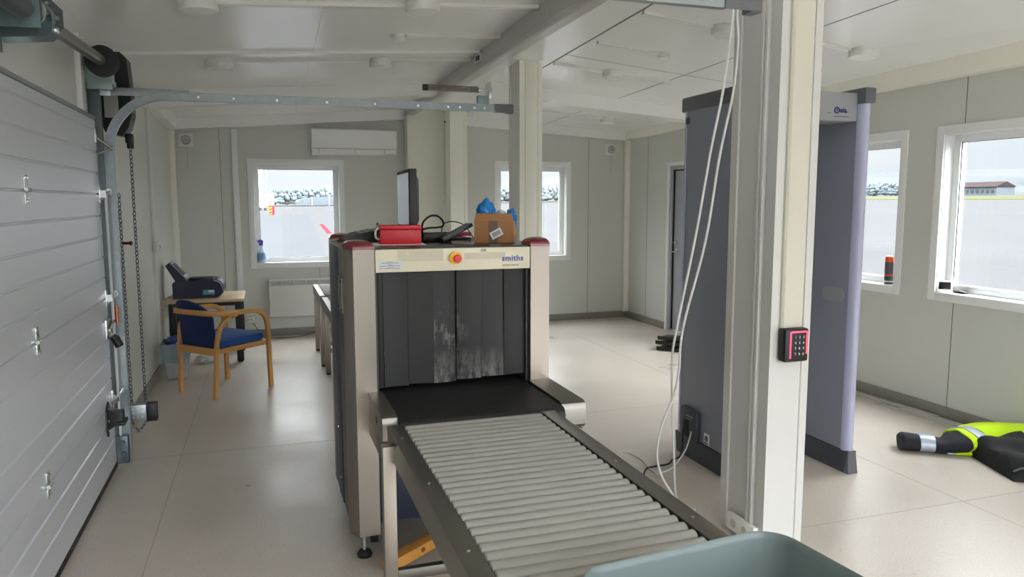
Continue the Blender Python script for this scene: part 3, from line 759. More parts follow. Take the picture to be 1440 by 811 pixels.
# air conditioner
o = thing('air_conditioner', 'long white air conditioner high on the far wall', 'air conditioner', (1.03, YF, 2.1))
prof = [(YF, 2.405), (YF - .17, 2.405), (YF - .195, 2.39), (YF - .20, 2.19), (YF - .19, 2.175), (YF, 2.16)]
obj('housing', MB().prism(prof, 'x', .545, 1.515), M['bright'], o)
obj('air_flap', MB().prism([(YF - .002, 2.162), (YF - .192, 2.178), (YF - .188, 2.14), (YF - .17, 2.12), (YF - .002, 2.11)], 'x', .55, 1.51), M['bright'], o)
mb = MB(); mb.box(.55, 1.51, YF - .194, YF - .185, 2.176, 2.18)
for x in (.62, 1.03, 1.37): mb.box(x, x + .003, YF - .193, YF - .18, 2.13, 2.178)
obj('slot_line', mb, M['joint'], o)
obj('sensor', MB().box(1.40, 1.48, YF - .185, YF - .16, 2.10, 2.115, .003), M['white'], o)

# radiator
o = thing('panel_heater', 'white panel heater under the far left window', 'heater', (.45, YF, .24))
obj('body', MB().box(.018, .86, YF - .085, YF - .02, .232, .60, .006), M['white'], o)
obj('grille_frame', MB().box(.018, .86, YF - .085, YF - .075, .655, .67, .002).box(.018, .86, YF - .03, YF - .02, .60, .67, .002).box(.018, .03, YF - .085, YF - .03, .60, .67).box(.848, .86, YF - .085, YF - .03, .60, .67), M['white'], o)
mb = MB()
for k in range(5): mb.hexa([V(p) for p in ((.03, YF - .084, .598 + k * .0125), (.848, YF - .084, .598 + k * .0125), (.848, YF - .06, .609 + k * .0125), (.03, YF - .06, .609 + k * .0125), (.03, YF - .084, .601 + k * .0125), (.848, YF - .084, .601 + k * .0125), (.848, YF - .06, .612 + k * .0125), (.03, YF - .06, .612 + k * .0125))])
for k in range(1, 6): mb.box(.018 + k * .14 - .004, .018 + k * .14 + .004, YF - .086, YF - .06, .60, .657)
obj('louvre', mb, M['white'], o)
obj('wall_mount', MB().box(.1, .15, YF - .02, YF, .25, .6).box(.7, .75, YF - .02, YF, .25, .6), M['galv'], o)

# ------------------------------------------------------------------ x-ray scanner
FX0, FX1, FY, BY = .312, 1.262, 3.20, 4.06
xm = thing('xray_scanner', 'stainless baggage x-ray scanner with black curtain and red-capped corner posts', 'x-ray scanner', (.79, 3.63, 0))
def post(sx, sy):
    """corner post with a chamfered outer corner"""
    x_out, x_ch, x_in = (FX0, FX0 + .034, FX0 + .124) if sx < 0 else (FX1 - .028, FX1 - .032, FX1 - .122)
    y_f, y_s, y_in = (FY, FY + .05, FY + .12) if sy < 0 else (BY, BY - .05, BY - .12)
    pts = [(x_in, y_f), (x_ch, y_f), (x_out, y_s), (x_out, y_in), (x_in, y_in)]
    return MB().prism(pts, 'z', .105, 1.368), pts
for sx in (-1, 1):
    for sy in (-1, 1):
        mb, pts = post(sx, sy)
        pp = obj('corner_post', mb, M['steel'], xm)
        cx = sum(p[0] for p in pts) / 5; cy = sum(p[1] for p in pts) / 5
        rings = []
        for z, k in ((1.368, 1.03), (1.383, 1.03), (1.392, .92), (1.401, .7), (1.406, .4), (1.408, .1)):
            rings.append([V((cx + (p[0] - cx) * k, cy + (p[1] - cy) * k, z)) for p in pts])
        obj('corner_cap', MB().loft(rings), M['redcap'], xm)
        ft = obj('levelling_foot', MB().lathe([(.001, 0), (.032, 0), (.034, .012), (.026, .026), (.012, .032)], (cx, cy - .02 * sy * -1, 0)), M['rubber'], xm)
        obj('threaded_rod', MB().cyl((cx, cy + .02 * sy, .03), (cx, cy + .02 * sy, .11), .009, 10), M['zinc'], ft)
        wy = cy - sy * .11
        if sy < 0:
            cw = obj('castor', MB().cyl((cx + .045, wy, .042), (cx + .075, wy, .042), .042, 20), M['rubber'], xm)
            obj('fork', MB().box(cx + .035, cx + .042, wy - .02, wy + .02, .04, .12).box(cx + .078, cx + .085, wy - .02, wy + .02, .04, .12).box(cx + .035, cx + .085, wy - .025, wy + .025, .09, .12), M['zinc'], cw)
# side panels (left side: navy rear panel and slate front panel)
obj('side_panel', MB().box(FX0 + .004, FX0 + .03, FY + .12, 3.56, .12, 1.36, .004), M['slate'], xm, label='dark slate side panel next to the front post')
obj('side_panel', MB().box(FX0 + .000, FX0 + .03, 3.565, BY - .12, .12, 1.36, .006), M['navy'], xm, label='dark blue side panel')
obj('side_panel', MB().box(FX1 - .058, FX1 - .030, FY + .12, BY - .12, .12, 1.36, .006), M['navy'], xm)
pl_ = obj('inspection_plate', MB().box(FX0 - .002, FX0 + .005, 3.36, 3.53, 1.075, 1.235, .001), M['steelh'], xm)
mb = MB()
for y in (3.375, 3.515):
    for z in (1.09, 1.22): mb.cyl((FX0 - .006, y, z), (FX0 - .001, y, z), .008, 8)
obj('screw', mb, M['black'], pl_)
obj('side_reflector', MB().cyl((FX0 - .004, 3.72, .46), (FX0 + .001, 3.72, .46), .010, 12).cyl((FX0 - .004, 3.66, .22), (FX0 + .001, 3.66, .22), .010, 12), M['zinc'], xm)
obj('top_plate', MB().box(FX0 + .02, FX1 - .03, FY + .012, BY - .01, 1.345, 1.372, .004), mat('dark_brown_black_top', rgb(52, 49, 48), .22, .1, var=.1, scale=10), xm)
obj('top_edge_trim', MB().box(FX0 + .001, FX0 + .03, FY + .12, BY - .12, 1.36, 1.372, .003), M['steel'], xm)
# front header
hp = obj('front_header', MB().box(.4395, 1.1375, FY + .002, FY + .03, 1.268, 1.366, .003), M['creampan'], xm)
obj('clear_tape', MB().box(.535, .735, FY + .0012, FY + .002, 1.313, 1.362).box(.800 + .03, 1.02, FY + .0012, FY + .002, 1.316, 1.345), M['tape'], hp)
stk = obj('sticker', MB().box(.455, .553, FY + .001, FY + .002, 1.280, 1.318), M['sticker'], hp)
mb = MB()
for z, rows in ((1.3125, ((.49, .515),)), (1.308, ((.468, .54),)), (1.3005, ((.492, .512),)), (1.296, ((.458, .492), (.497, .545))), (1.2895, ((.489, .517),)), (1.285, ((.457, .475), (.478, .505), (.513, .545)))):
    for a, b in rows:
        x = a
        while x < b: 
            w = random.uniform(.003, .009); mb.box(x, min(x + w, b), FY + .0004, FY + .001, z - .0011, z + .0011); x += w + .0016
obj('print', mb, M['ink'], stk)
mb = MB(); mb.text('smiths', .035, (1.0035, FY + .0012, 1.305), (1, 0, 0), (0, 0, 1), spacing=1.12, bold=.0011)
obj('logo', mb, M['inkblue'], hp)
mb = MB(); mb.text('OK', .0165, (.905, FY + .0012, 1.349), (1, 0, 0), (0, 0, 1), spacing=1.25, bold=.0006); x = 1.007
while x < 1.08:
    w = random.uniform(.004, .011); mb.box(x, x + w, FY + .0006, FY + .0014, 1.284, 1.2872); x += w + .002
mb.box(.998, 1.0035, FY + .0006, FY + .0014, 1.338, 1.3392)
obj('lettering', mb, M['ink'], hp)
es = obj('emergency_stop', MB().cyl((.788, FY + .002, 1.3245), (.788, FY - .016, 1.3245), .0275, 28), M['yellow'], xm)
obj('stop_button', MB().lathe([(.012, 0), (.012, .008), (.0175, .010), (.0175, .02), (.015, .024), (.0005, .025)], seg=24, mtx=Matrix.Translation((.792, FY - .014, 1.322)) @ Matrix.Rotation(PI / 2, 4, 'X')), M['redbtn'], es)
# tunnel walls, curtain, lower front
mb = MB(); mb.box(.4375, .448, FY + .03, BY, .69, 1.27); mb.box(1.127, 1.1375, FY + .03, BY, .69, 1.27); mb.box(.4375, 1.1375, FY + .03, BY, 1.268, 1.28)
obj('tunnel_lining', mb, M['slate'], xm)
obj('lower_front_panel', MB().box(.437, 1.14, FY + .05, FY + .075, .14, .66, .003), M['navy'], xm)
obj('rear_panel', MB().box(.437, 1.14, BY - .05, BY - .03, .12, .70, .003).box(.437, 1.14, BY - .03, BY - .005, 1.27, 1.366, .003), M['navy'], xm)
obj('bottom_frame', MB().box(FX0 + .03, FX1 - .06, FY + .075, BY - .05, .12, .16), M['slate'], xm)
cur = [(.447, .475, .752), (.4755, .583, .757), (.5840, .695, .765), (.6965, .803, .758), (.8045, .917, .768), (.9185, 1.022, .774), (1.0235, 1.13, .775)]
cm = mat('dusty_lead_curtain', rgb(20, 19, 20), .55, var=.3, scale=9, stretch=(1, 1, .35), bump=.05, bscale=40)
nt = cm.node_tree
def scuffs(m, x_c, z_c):
    """light scuffed dust marks in the lower middle of the curtain, in its own colour"""
    nt = m.node_tree; N, L = nt.nodes, nt.links; b = N['Principled BSDF']
    src = b.inputs['Base Color'].links[0].from_socket
    tc = N.new('ShaderNodeTexCoord'); sub = N.new('ShaderNodeVectorMath'); sub.operation = 'SUBTRACT'; sub.inputs[1].default_value = (x_c, 0, z_c)
    mul = N.new('ShaderNodeVectorMath'); mul.operation = 'MULTIPLY'; mul.inputs[1].default_value = (9, 0, 7)
    ln = N.new('ShaderNodeVectorMath'); ln.operation = 'LENGTH'
    L.new(tc.outputs['Object'], sub.inputs[0]); L.new(sub.outputs[0], mul.inputs[0]); L.new(mul.outputs[0], ln.inputs[0])
    mr = N.new('ShaderNodeMapRange'); mr.inputs[1].default_value = 1.0; mr.inputs[2].default_value = .1; mr.inputs[3].default_value = 0; mr.inputs[4].default_value = 1
    L.new(ln.outputs['Value'], mr.inputs[0])
    nz = N.new('ShaderNodeTexNoise'); nz.inputs['Scale'].default_value = 26; nz.inputs['Detail'].default_value = 6; nz.inputs['Roughness'].default_value = .7
    mp = N.new('ShaderNodeMapping'); mp.inputs['Scale'].default_value = (1, 1, .45); L.new(tc.outputs['Object'], mp.inputs[0]); L.new(mp.outputs[0], nz.inputs['Vector'])
    r = N.new('ShaderNodeValToRGB'); r.color_ramp.elements[0].position = .5; r.color_ramp.elements[1].position = .75
    L.new(nz.outputs['Fac'], r.inputs[0])
    mu = N.new('ShaderNodeMath'); mu.operation = 'MULTIPLY'; L.new(r.outputs[0], mu.inputs[0]); L.new(mr.outputs[0], mu.inputs[1])
    mx = N.new('ShaderNodeMix'); mx.data_type = 'RGBA'; mx.inputs[7].default_value = rgb(168, 164, 160)
    mm = N.new('ShaderNodeMath'); mm.operation = 'MULTIPLY'; mm.inputs[1].default_value = .75; L.new(mu.outputs[0], mm.inputs[0])
    L.new(mm.outputs[0], mx.inputs[0]); L.new(src, mx.inputs[6]); L.new(mx.outputs[2], b.inputs['Base Color'])
def dusty(base, z0):
    """same rubber with dust rubbed on towards the free lower edge"""
    m = base.copy(); m.name = 'dusty_lead_curtain_rubbed'; nt = m.node_tree; N, L = nt.nodes, nt.links; b = N['Principled BSDF']
    src = b.inputs['Base Color'].links[0].from_socket
    tc = N.new('ShaderNodeTexCoord'); sp_ = N.new('ShaderNodeSeparateXYZ'); L.new(tc.outputs['Object'], sp_.inputs[0])
    mr = N.new('ShaderNodeMapRange'); mr.inputs[1].default_value = z0; mr.inputs[2].default_value = .75; mr.inputs[3].default_value = 0; mr.inputs[4].default_value = 1
    L.new(sp_.outputs[2], mr.inputs[0])
    mp = N.new('ShaderNodeMapping'); mp.inputs['Scale'].default_value = (14, 1, 5); L.new(tc.outputs['Object'], mp.inputs[0])
    nz = N.new('ShaderNodeTexNoise'); nz.inputs['Scale'].default_value = 2.2; nz.inputs['Detail'].default_value = 7; nz.inputs['Roughness'].default_value = .7; L.new(mp.outputs[0], nz.inputs['Vector'])
    r = N.new('ShaderNodeMapRange'); r.inputs[1].default_value = .38; r.inputs[2].default_value = .72; L.new(nz.outputs['Fac'], r.inputs[0])
    mu = N.new('ShaderNodeMath'); mu.operation = 'MULTIPLY'; L.new(r.outputs[0], mu.inputs[0]); L.new(mr.outputs[0], mu.inputs[1])
    m2 = N.new('ShaderNodeMath'); m2.operation = 'MULTIPLY'; m2.inputs[1].default_value = .8; L.new(mu.outputs[0], m2.inputs[0])
    mx = N.new('ShaderNodeMix'); mx.data_type = 'RGBA'; mx.inputs[7].default_value = rgb(160, 157, 154)
    L.new(m2.outputs[0], mx.inputs[0]); L.new(src, mx.inputs[6]); L.new(mx.outputs[2], b.inputs['Base Color'])
    return m
cm2 = dusty(cm, .92)
scuffs(cm2, -.035, 1.0)
for i, (a, b, zb) in enumerate(cur):
    n = 7; rings = []
    for k in range(n + 1):
        t = k / n; z = 1.268 + (zb - 1.268) * t
        y = FY + .045 + .006 * (i % 2) + .010 * t * math.sin(i * 1.7 + 2) ; tw = .016 * math.sin(i * 2.3 + .6)
        bow = .006 * math.sin(i + 1)
        pts = []
        for q in range(5):
            u = q / 4; pts.append(V((a + (b - a) * u + .003 * t * math.sin(i * 3.1), y + tw * (u - .5) + bow * math.sin(PI * u), z)))
        for q in range(4, -1, -1):
            u = q / 4; pts.append(V((a + (b - a) * u + .003 * t * math.sin(i * 3.1), y + .004 + tw * (u - .5) + bow * math.sin(PI * u), z)))
        rings.append(pts)
    obj('curtain_strip', MB().loft(rings), cm2 if i in (3, 4, 5) else cm, xm)
# rear curtain
obj('rear_curtain', MB().box(.449, 1.126, BY - .06, BY - .054, .76, 1.268), M['belt'], xm)
# belt and bed
BZ = .742
bp = [(2.735 + .032 - .032 * math.sin(a), BZ - .032 + .032 * math.cos(a)) for a in (PI * k / 10 for k in range(11))]
bp = [(BY - .02, BZ)] + bp + [(BY - .02, BZ - .064)]
obj('conveyor_belt', MB().prism(bp, 'x', .458, 1.125), M['belt'], xm)
for x0, x1, yf in ((.398, .457, 2.80), (1.127, 1.232, 2.775)):
    pr = [(FY + .0, .752), (yf + .03, .752), (yf + .01, .744), (yf, .72), (yf + .004, .655), (yf + .02, .64), (FY + .0, .63)]
    bc = obj('bed_side_cover', MB().prism(pr, 'x', x0, x1), M['steelh'], xm)
    xo = x0 if x0 < .5 else x1
    obj('hole_plug', MB().cyl((xo - .001, 2.97, .695), (xo + .001, 2.97, .695), .017, 16), M['black'], bc)
    obj('lower_bracket', MB().box(x0 + .002, x1 - .004, yf + .02, FY + .04, .56, .632, .003), M['steelh'], bc)

# ------------------------------------------------------------------ roller conveyors
def conveyor(name, label, x0, x1, y0, y1, z, fl, fr, pitch, rr, legs, n_roll=True):
    t = thing(name, label, 'roller conveyor', ((x0 + x1) / 2, (y0 + y1) / 2, 0))
    for a, b, sgn in ((x0 - fl, x0, 1), (x1, x1 + fr, -1)):
        fo = a if sgn > 0 else b
        mb = MB(); mb.box(a, b, y0, y1, z - .006, z, .0015)
        mb.box(min(fo, fo + sgn * .004), max(fo, fo + sgn * .004), y0, y1, z - .095, z - .003)
        inn = b if sgn > 0 else a
        mb.box(min(inn, inn - sgn * .003), max(inn, inn - sgn * .003), y0, y1, z - .06, z - .003)
        f = obj('side_rail', mb, M['steelh'], t)
        mb = MB(); k = 0
        y = y0 + .12
        while y < y1:
            mb.cyl(((a + b) / 2, y, z), ((a + b) / 2, y, z + .0015), .005, 8); y += .46
        obj('screw', mb, M['zinc'], f)
    n = int((y1 - y0 - .02) / pitch); first = None
    for i in range(n):
        y = y1 - .025 - i * pitch
        if first is None:
            mb = MB(); prof = [(.0005, 0), (rr - .004, 0), (rr, .004), (rr, x1 - x0 - .012), (rr - .004, x1 - x0 - .008), (.0005, x1 - x0 - .008)]
            mb.lathe(prof, seg=18, mtx=Matrix.Translation((x0 + .004, y, z - rr + .0)) @ Matrix.Rotation(PI / 2, 4, 'Y'))
            mb.cyl((x0 - .004, y, z - rr), (x1 + .004, y, z - rr), .006, 6)
            first = obj('roller', mb, M['roller'], t)
        else:
            c = first.copy(); COL.objects.link(c); c.parent = t; c.location = (0, -i * pitch, 0); WM[c] = WM[t]
    obj('roller_guard', MB().box(x0 - .001, x0 + .003, y0, y1, z - .05, z - .012).box(x1 - .003, x1 + .001, y0, y1, z - .05, z - .012), M['black'], t)
    for lx, ly in legs:
        lg = obj('leg', MB().box(lx - .0235, lx + .0235, ly - .0235, ly + .0235, .02, z - .03, .003), M['steel'], t)
        obj('foot', MB().cyl((lx, ly, 0), (lx, ly, .022), .022, 14), M['rubber'], lg)
    ys = sorted({l[1] for l in legs})
    for ly in ys:
        xs = sorted(l[0] for l in legs if l[1] == ly)
        obj('cross_bar', MB().box(xs[0] + .02, xs[-1] - .02, ly - .015, ly + .015, .20, .24, .002), M['steelh'], t)
    return t
conveyor('roller_conveyor', 'stainless roller conveyor leading into the scanner in the foreground', .462, 1.018, .62, 2.735, .738, .056, .058, .0465, .0215, [(.388, 2.60), (1.098, 2.60), (.388, .80), (1.098, .80)])
conveyor('roller_conveyor', 'stainless roller conveyor joined to the rear of the scanner', .52, 1.02, 4.10, 7.02, .70, .05, .05, .075, .024, [(.505, 6.92), (1.035, 6.92), (.505, 4.6), (1.035, 4.6)])
conveyor('roller_conveyor', 'far stainless roller conveyor end standing by the panel heater', .51, 1.02, 7.14, 8.16, .70, .05, .05, .075, .024, [(.487, 7.28), (1.035, 7.28), (.487, 8.08), (1.035, 8.08)])

# grey-green tray on the near rollers
ty = thing('plastic_tray', 'grey-green plastic security tray at the bottom edge of the view', 'tray', (.80, 1.07, .7385), math.radians(5.5))
W_, D_ = .50, .44
out = [(0.0, .90, .02), (.004, .92, .03), (.115, .995, .045), (.122, 1.0, .05), (.126, .995, .05), (.122, .978, .045), (.110, .965, .04), (.006, .89, .03)]
rings = []
for z, k, r in out: rings.append(rrect(0, 0, z, W_ * k - .0, D_ * k, r + .02))
obj('shell', MB().loft(rings), M['tray'], ty, local=True)
WM[ty] = Matrix.Translation((.80, 1.07, .7385)) @ Matrix.Rotation(math.radians(5.5), 4, 'Z')
mb = MB()
for sx in (-1, 1): mb.box(sx * .252 - .004, sx * .252 + .004, -.06, .06, .095, .112, .002)
obj('grip', mb, M['tray'], ty, local=True)

# timber and things under the conveyor
mb = MB(); mt = Matrix.Translation((.545, 3.10, .0)) @ Matrix.Rotation(math.radians(24), 4, 'Z') @ Matrix.Rotation(math.radians(-9), 4, 'Y')
mb.box(-.12, .32, -.03, .03, .024, .072, .003, mtx=mt)
tb = obj('timber_offcut', mb, M['plank']); tag(tb, 'yellow pine timber offcut on the floor under the scanner front', 'plank')
mb = MB(); mb.lathe([(.011, 0), (.011, .002), (.006, .003), (.0005, .003)], seg=16, mtx=mt @ Matrix.Translation((.06, -.03, .05)) @ Matrix.Rotation(PI / 2, 4, 'X'))
obj('knot', mb, mat('dark_wood_knot', rgb(120, 72, 34), .6), tb)

# ------------------------------------------------------------------ things on the scanner
TZ = 1.3722
# monitor turned to face left
mo = thing('computer_monitor', 'black computer monitor on the scanner, turned to the left', 'monitor', (.68, 3.73, TZ))
obj('bezel', MB().box(.656, .692, 3.50, 3.955, 1.435, 1.722, .004), M['black'], mo)
obj('screen', MB().box(.6545, .657, 3.52, 3.935, 1.455, 1.705), M['screen'], mo)
obj('rear_shell', MB().hexa([V(p) for p in ((.692, 3.53, 1.455), (.712, 3.58, 1.48), (.712, 3.88, 1.48), (.692, 3.93, 1.455), (.692, 3.53, 1.70), (.712, 3.58, 1.67), (.712, 3.88, 1.67), (.692, 3.93, 1.70))]), M['black'], mo)
st = obj('stand', MB().box(.693, .716, 3.75, 3.83, TZ, 1.56, .004), M['black'], mo)
obj('stand_base', MB().lathe([(.001, 0), (.066, 0), (.07, .006), (.06, .012), (.001, .014)], (.69, 3.79, TZ), 28), M['black'], mo)

mo.rotation_euler = (0, 0, math.radians(-2.5))
# operator console
cn = thing('operator_console', 'black wedge-shaped operator keyboard beside the red box', 'console', (.47, 3.75, TZ))
A = [(.352, TZ + .001), (.375, TZ), (.60, TZ), (.60, TZ + .055), (.56, TZ + .064), (.48, TZ + .055), (.41, TZ + .040), (.36, TZ + .016)]
obj('housing', MB().prism(A, 'y', 3.63, 3.915), M['black'], cn)
mb = MB()
for i in range(4):
    for j in range(6):
        x = .43 + i * .036; y = 3.645 + j * .043; z = TZ + .0465 + (x - .43) * .145
        mb.box(x, x + .028, y, y + .038, z - .004, z + .003, .002)
obj('key', mb, mat('grey_console_keys', rgb(120, 120, 118), .4), cn)
obj('joystick', MB().lathe([(.016, 0), (.010, .008), (.004, .012), (.004, .03), (.006, .036), (.0005, .04)], (.525, 3.72, TZ + .055), 14), M['black'], cn)

# red metal box on a sheet of paper
tag(obj('paper_sheet', MB().hexa([V(p) for p in ((.445, 3.415, TZ + .0003), (.70, 3.385, TZ + .0003), (.715, 3.60, TZ + .0003), (.46, 3.64, TZ + .0003), (.445, 3.415, TZ + .002), (.70, 3.385, TZ + .002), (.715, 3.60, TZ + .002), (.46, 3.64, TZ + .002))]), M['paper']), 'white paper sheet lying under the red box', 'paper')
rb = thing('red_box', 'red metal box with a pale handle lying on paper on top of the scanner', 'box', (.60, 3.53, TZ + .0024), math.radians(-2))
z0 = .0
obj('case', MB().box(-.095, .095, -.065, .065, 0, .066, .004), M['redbright'], rb, local=True)
obj('lid', MB().box(-.097, .097, -.067, .067, .0665, .086, .005), M['redbright'], rb, local=True)
obj('handle', MB().tube([(-.097, -.03, .02), (-.112, -.028, .03), (-.112, -.028, .06), (-.099, -.03, .075)], .005, 8), M['paper'], rb, local=True)
obj('latch', MB().box(-.10, -.096, .0, .03, .045, .078, .001), M['black'], rb, local=True)
obj('front_ridge', MB().box(-.045, .05, -.0665, -.064, .030, .033).box(-.045, -.042, -.0665, -.064, .012, .033).box(.06, .085, -.0665, -.064, .026, .0285), M['redbright'], rb, local=True)

# power brick, cables, tablet stand, red card
pw = thing('power_adapter', 'black power adapter with a looped thick cable behind the red box', 'power adapter', (.79, 3.66, TZ))
obj('adapter_body', MB().box(.735, .885, 3.64, 3.71, TZ, TZ + .045, .012), M['black'], pw)
obj('thick_cable', MB().tube([(.737, 3.66, TZ + .03), (.728, 3.62, 1.455), (.742, 3.615, 1.481), (.772, 3.62, 1.500), (.814, 3.65, 1.497), (.846, 3.68, 1.470), (.846, 3.69, 1.447), (.815, 3.70, 1.440), (.77, 3.69, 1.438), (.73, 3.67, 1.43)], .0052, 8), M['black'], pw)
obj('thin_cable', MB().tube([(.84, 3.69, 1.42), (.86, 3.74, 1.452), (.888, 3.78, 1.463), (.93, 3.80, 1.466), (.977, 3.82, 1.454), (1.015, 3.85, 1.425), (1.047, 3.87, 1.388), (1.06, 3.89, TZ + .004)], .0028, 6), M['black'], pw)
tag(obj('black_tray', MB().box(.80, 1.02, 3.78, 4.0, TZ, TZ + .010, .004), M['slate']), 'flat dark tray lying behind the cardboard box on the scanner', 'tray')
tp = thing('tilted_plate', 'dark plate propped at a slant against the cardboard box', 'plate', (.90, 3.62, TZ))
mt = Matrix.Translation((.812, 3.515, TZ + .004)) @ Matrix.Rotation(math.radians(-27), 4, 'Y')
obj('plate', MB().box(0, .165, 0, .105, 0, .016, .004, mtx=mt), M['slate'], tp)
obj('rim', MB().box(0, .165, 0, .004, .016, .019, mtx=mt).box(0, .004, 0, .105, .016, .019, mtx=mt), M['galvd'], tp)
tag(obj('red_card', MB().box(.95, 1.06, 3.93, 4.02, TZ + .012, TZ + .032, .002), M['pink']), 'small red and pink card pack behind the cardboard box', 'card')

# cardboard box with plastic-wrapped contents
cb_ = thing('cardboard_box', 'open brown cardboard box with taped front on the scanner', 'cardboard box', (1.055, 3.468, TZ), math.radians(-24))
w, dd, h, t = .188, .125, .105, .004
obj('wall_panel', MB().box(-w / 2, w / 2, -dd / 2, -dd / 2 + t, 0, h), M['card'], cb_, local=True)
obj('wall_panel', MB().box(-w / 2, w / 2, dd / 2 - t, dd / 2, 0, h).box(-w / 2, -w / 2 + t, -dd / 2 + t, dd / 2 - t, 0, h), M['card'], cb_, local=True)
obj('end_panel', MB().box(w / 2 - t, w / 2, -dd / 2 + t, dd / 2 - t, 0, h), M['cardlt'], cb_, local=True, label='lighter cardboard end panel')
obj('bottom', MB().box(-w / 2, w / 2, -dd / 2, dd / 2, -.0, .004), M['card'], cb_, local=True)
mb = MB(); mb.hexa([V(p) for p in ((-w / 2, -dd / 2, h), (w / 2 , -dd / 2, h), (w / 2 , -dd / 2 + t, h), (-w / 2, -dd / 2 + t, h), (-w / 2 + .006, -dd / 2 + .010, h + .036), (w / 2 - .012, -dd / 2 + .010, h + .036), (w / 2 - .012, -dd / 2 + .014, h + .036), (-w / 2 + .006, -dd / 2 + .014, h + .036))])
obj('flap', mb, M['card'], cb_, local=True)
mb = MB(); mb.hexa([V(p) for p in ((-w / 2, dd / 2 - t, h), (w / 2, dd / 2 - t, h), (w / 2, dd / 2, h), (-w / 2, dd / 2, h), (-w / 2 + .01, dd / 2 + .02, h + .035), (w / 2 - .01, dd / 2 + .02, h + .035), (w / 2 - .01, dd / 2 + .024, h + .035), (-w / 2 + .01, dd / 2 + .024, h + .035))])
obj('flap', mb, M['card'], cb_, local=True)
obj('tape_strip', MB().box(-.024, .018, -dd / 2 - .0012, -dd / 2, .0, h), M['brtape'], cb_, local=True)
mt = Matrix.Translation((.012, -dd / 2 - .0016, .046)) @ Matrix.Rotation(math.radians(-28), 4, 'Y')
lb = obj('barcode_label', MB().box(-.029, .029, -.0004, .0004, -.018, .018, mtx=mt), M['paper'], cb_, local=True)
mb = MB(); x = -.019
while x < .019:
    w_ = random.choice((.0009, .0018, .0028)); mb.box(x, x + w_, -.0009, -.0004, -.010, .010, mtx=mt); x += w_ + random.choice((.0012, .002))
obj('barcode', mb, M['ink'], lb, local=True)
tag(obj('blue_bag', MB().blob((1.018, 3.492, TZ + .135), .047, .036, .066, .3, 1.6, 4, 17), M['bluebag']), 'crumpled blue plastic bag heaped at the left of the cardboard box', 'plastic bag')
tag(obj('blue_bag', MB().blob((1.128, 3.452, TZ + .105), .027, .03, .058, .3, 1.8, 4, 9), M['bluebag']), 'blue plastic bag poking out of the box\'s right corner', 'plastic bag')
tag(obj('plastic_wrap', MB().blob((1.082, 3.470, TZ + .108), .034, .034, .048, .3, 3, 4, 21), M['clear']), 'clear plastic wrapping between the two blue bags', 'plastic wrap')
tag(obj('parcel', MB().box(-.02, .045, .012, .034, .006, .138, .010, mtx=Matrix.Translation((1.055, 3.468, TZ)) @ Matrix.Rotation(math.radians(-24), 4, 'Z')), M['purple']), 'violet item wrapped in clear plastic in the cardboard box', 'item')

# ------------------------------------------------------------------ walk-through metal detector
md = thing('metal_detector', 'grey walk-through metal detector gate behind the nearest pillar', 'metal detector', (2.80, 3.74, 0))
def gate_panel(x0, x1, y0, y1):
    """one upright: panel, dark kick, rounded edge tubes, caps"""
    obj('side_panel', MB().box(x0, x1, y0 + .035, y1 - .03, .13, 2.12, .006), M['mdgrey'], md)
    xm_ = (x0 + x1) / 2; hw = (x1 - x0) / 2
    for yc, sg in ((y0 + .035, -1), (y1 - .03, 1)):
        pts = [(xm_ + (hw + .002) * math.cos(a), yc + sg * .052 * abs(math.sin(a))) for a in (PI * k / 12 for k in range(13))]
        obj('edge_tube', MB().prism(pts, 'z', .125, 2.10), M['mdtube'], md)
    # kick plate with a flared nose
    pr = [(y0 - .012, 0), (y1 + .012, 0), (y1 + .018, .04), (y1 + .022, .13), (y0 - .022, .13), (y0 - .018, .04)]
    k_ = obj('kick_plate', MB().prism([(y0 + .0, 0.0), (y1 + .0, 0.0), (y1 + .018, .128), (y0 - .018, .128)], 'x', x0 - .004, x1 + .004), M['mddark'], md)
    obj('foot_cover', MB().hexa([V(p) for p in ((x0 - .004, y0 - .035, 0), (x1 + .006, y0 - .035, 0), (x1 + .006, y0 + .0, 0), (x0 - .004, y0 + .0, 0), (x0 + .004, y0 - .020, .132), (x1 - .002, y0 - .020, .132), (x1 - .002, y0 + .0, .132), (x0 + .004, y0 + .0, .132))]), M['mdcap'], md)
    obj('top_cap', MB().box(x0 - .006, x1 + .006, y0 - .028, y1 + .030, 2.10, 2.185, .008), M['mdcap'], md)
gate_panel(2.432, 2.50, 3.415, 4.06)
gate_panel(3.145, 3.205, 3.40, 4.04)
cb2 = obj('control_unit', MB().box(2.505, 3.14, 3.43, 3.62, 2.005, 2.160, .006), M['mdbox'], md)
mb = MB(); mb.text('eia', .044, (3.0195, 3.4285, 2.050), (1, 0, 0), (0, 0, 1), spacing=.95, bold=.0008)
mb.ring((3.0, 3.4288, 2.062), (0, 1, 0), .0155, .0034, 28, 6); mb.box(3.019, 3.074, 3.4275, 3.4290, 2.053, 2.0562)
mb.cyl((3.0, 3.4286, 2.053), (3.0, 3.4286, 2.070), .0020, 6); mb.cyl((2.994, 3.4286, 2.066), (3.006, 3.4286, 2.066), .0015, 6)
obj('logo', mb, M['inknavy'], cb2)
mb = MB(); x = 2.985
while x < 3.072:
    w_ = random.uniform(.004, .008); mb.box(x, x + w_, 3.4282, 3.4292, 2.027, 2.0305); x += w_ + .0025
mb.box(2.935, 2.962, 3.4282, 3.4292, 2.045, 2.0475)
obj('small_print', mb, M['ink'], cb2)
obj('beam_bridge', MB().box(2.50, 3.15, 3.60, 3.95, 2.13, 2.18, .006), M['mdcap'], md)
